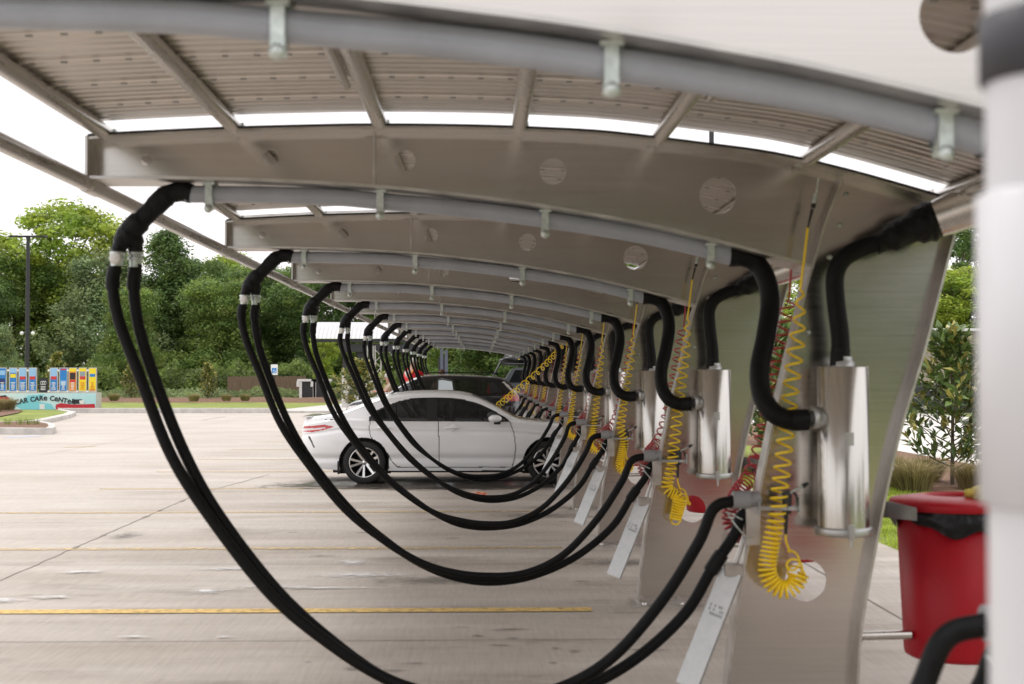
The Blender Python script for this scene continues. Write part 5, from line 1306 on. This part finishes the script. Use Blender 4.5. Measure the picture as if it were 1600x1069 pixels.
def person(loc, rz, lean, arms, shirt, hair, label, hs=1.0, stripe=False):
    a = empty('person', loc, rz)
    hip = Vector((0,0,.93)); dirT = Vector((0,math.sin(lean),math.cos(lean))); ch = hip+dirT*.33; nk = hip+dirT*.53; hd = nk+Vector((0,math.sin(lean*.8),math.cos(lean*.8)))*.10; tophd = hd+Vector((0,math.sin(lean*.8),math.cos(lean*.8)))*.16
    V = [hip, ch, nk, hd, tophd]; E_ = [(0,1),(1,2),(2,3),(3,4)]; Rr = [(.16,.12),(.17,.12),(.07,.07),(.085,.095),(.07,.085)]
    tors = []
    for s,ar in ((-1,arms[0]),(1,arms[1])):
        sh = ch+dirT*.13+Vector((s*.19,0,0)); el = sh+Vector(ar[0]); wr = el+Vector(ar[1]); i = len(V); V += [sh,el,wr]; E_ += [(1,i),(i,i+1),(i+1,i+2)]; Rr += [(.065,.065),(.045,.045),(.03,.03)]; tors.append((sh,el))
        hd_ = (wr-el).normalized(); palm = wr+hd_*.06; i = len(V); V.append(palm); E_.append((i-1,i)); Rr.append((.035,.022))
        side_ = hd_.orthogonal().normalized()
        for f_,ln in ((-.028,.06),(-.01,.075),(.01,.07),(.028,.055)):
            k1 = palm+hd_*.03+side_*f_; k2 = k1+hd_*ln*.6; k3 = k2+hd_*ln*.4+Vector((0,0,-.012)); j = len(V); V += [k1,k2,k3]; E_ += [(i,j),(j,j+1),(j+1,j+2)]; Rr += [(.01,.01),(.009,.009),(.007,.007)]
        t1 = wr+side_*.04+hd_*.03; t2 = t1+hd_*.035+side_*.012; j = len(V); V += [t1,t2]; E_ += [(i-1,j),(j,j+1)]; Rr += [(.012,.012),(.009,.009)]
    legs = []
    for s in (-1,1):
        h = hip+Vector((s*.10,0,-.06)); kn = Vector((s*.12,.05,.49)); an = Vector((s*.12,-.03,.08)); toe = Vector((s*.13,.15,.035)); i = len(V); V += [h,kn,an,toe]; E_ += [(0,i),(i,i+1),(i+1,i+2),(i+2,i+3)]; Rr += [(.095,.095),(.062,.062),(.042,.042),(.035,.03)]; legs.append((h,kn,an,toe))
    b = skin_obj('body', V, E_, Rr, M['skin'], a)
    # shirt
    V = [hip+Vector((0,0,.0)), ch, nk-dirT*.03]; E_ = [(0,1),(1,2)]; Rr = [(.185,.145),(.195,.145),(.085,.085)]
    for sh,el in tors: i = len(V); V += [sh, sh.lerp(el,.75)]; E_ += [(1,i),(i,i+1)]; Rr += [(.085,.085),(.07,.07)]
    skin_obj('shirt', V, E_, Rr, M[shirt], a)
    V = [hip]; E_ = []; Rr = [(.17,.135)]
    for h,kn,an,toe in legs: i = len(V); V += [h,kn,an+Vector((0,0,.02))]; E_ += [(0,i),(i,i+1),(i+1,i+2)]; Rr += [(.11,.11),(.08,.08),(.065,.065)]
    skin_obj('trousers', V, E_, Rr, M['trouser'], a)
    for h,kn,an,toe in legs: skin_obj('shoe', [an-Vector((0,.03,.035)), toe], [(0,1)], [(.05,.045),(.045,.032)], M['shoe'], a)
    hc = hd.lerp(tophd,.75)-Vector((0,.02,0)); blob('hair', (hc.x,hc.y,hc.z+.02), (.095,.11,.10), M[hair], a, .1, 4, 2, 20, 12)
    fd = Vector((0,math.cos(lean*.8),-math.sin(lean*.8))); m = MB()
    fc = hd.lerp(tophd,.45)+fd*.095
    blob('nose', tuple(fc+fd*.012), (.014,.02,.022), M['skin'], b, 0, nu=10, nv=8)
    for s in (-1,1): blob('eye', tuple(fc+Vector((s*.032,0,.02))-fd*.004), (.011,.008,.008), M['ink'], b, 0, nu=8, nv=6); blob('ear', tuple(hd.lerp(tophd,.4)+Vector((s*.088,0,0))), (.012,.022,.03), M['skin'], b, 0, nu=8, nv=6)
    blob('mouth', tuple(hd.lerp(tophd,.05)+fd*.09), (.026,.008,.007), M['lamp_red'], b, 0, nu=8, nv=6)
    if stripe:
        m = MB(); bk = -Vector((0,math.cos(lean),-math.sin(lean))); 
        m.tube([hip+Vector((.10,0,.0))+bk*.155, ch+Vector((.12,0,0))+bk*.15, ch+dirT*.16+Vector((.14,0,0))+bk*.09],.028,6); m.build('orange_strap', M['hivis'], a)
        blob('white_emblem', tuple(ch+bk*.135+dirT*.03-Vector((.04,0,0))), (.085,.03,.075), M['cream'], a, 0, nu=14, nv=8)
    tag(a, label, 'person'); return a
p = P(637,600,39.4); person((p.x,39.4,.42), R(200), .42, (((-.12,.25,-.10),(.03,.24,.02)),((.10,.22,-.14),(-.05,.22,.04))), 'shirt_red', 'hair_grey', 'person in a red shirt with orange strap bending over the front of the black car', stripe=True).rotation_euler = (0,0,R(-35))
p = P(691,590,39.7); person((p.x,39.75,.04), R(150), .05, (((-.08,.12,-.22),(.02,.2,-.02)),((.08,.12,-.22),(-.02,.2,-.02))), 'shirt_tan', 'hair_brown', 'brown haired person in a tan shirt, head showing above the roof of the black car')
p = P(618,600,43.0); person((p.x,43.0,0), R(100), .35, (((-.08,.18,-.18),(.02,.2,.0)),((.08,.18,-.18),(-.02,.2,.0))), 'shirt_tan', 'hair_grey', 'pale dressed person half hidden behind the hoses, left of the person in red')
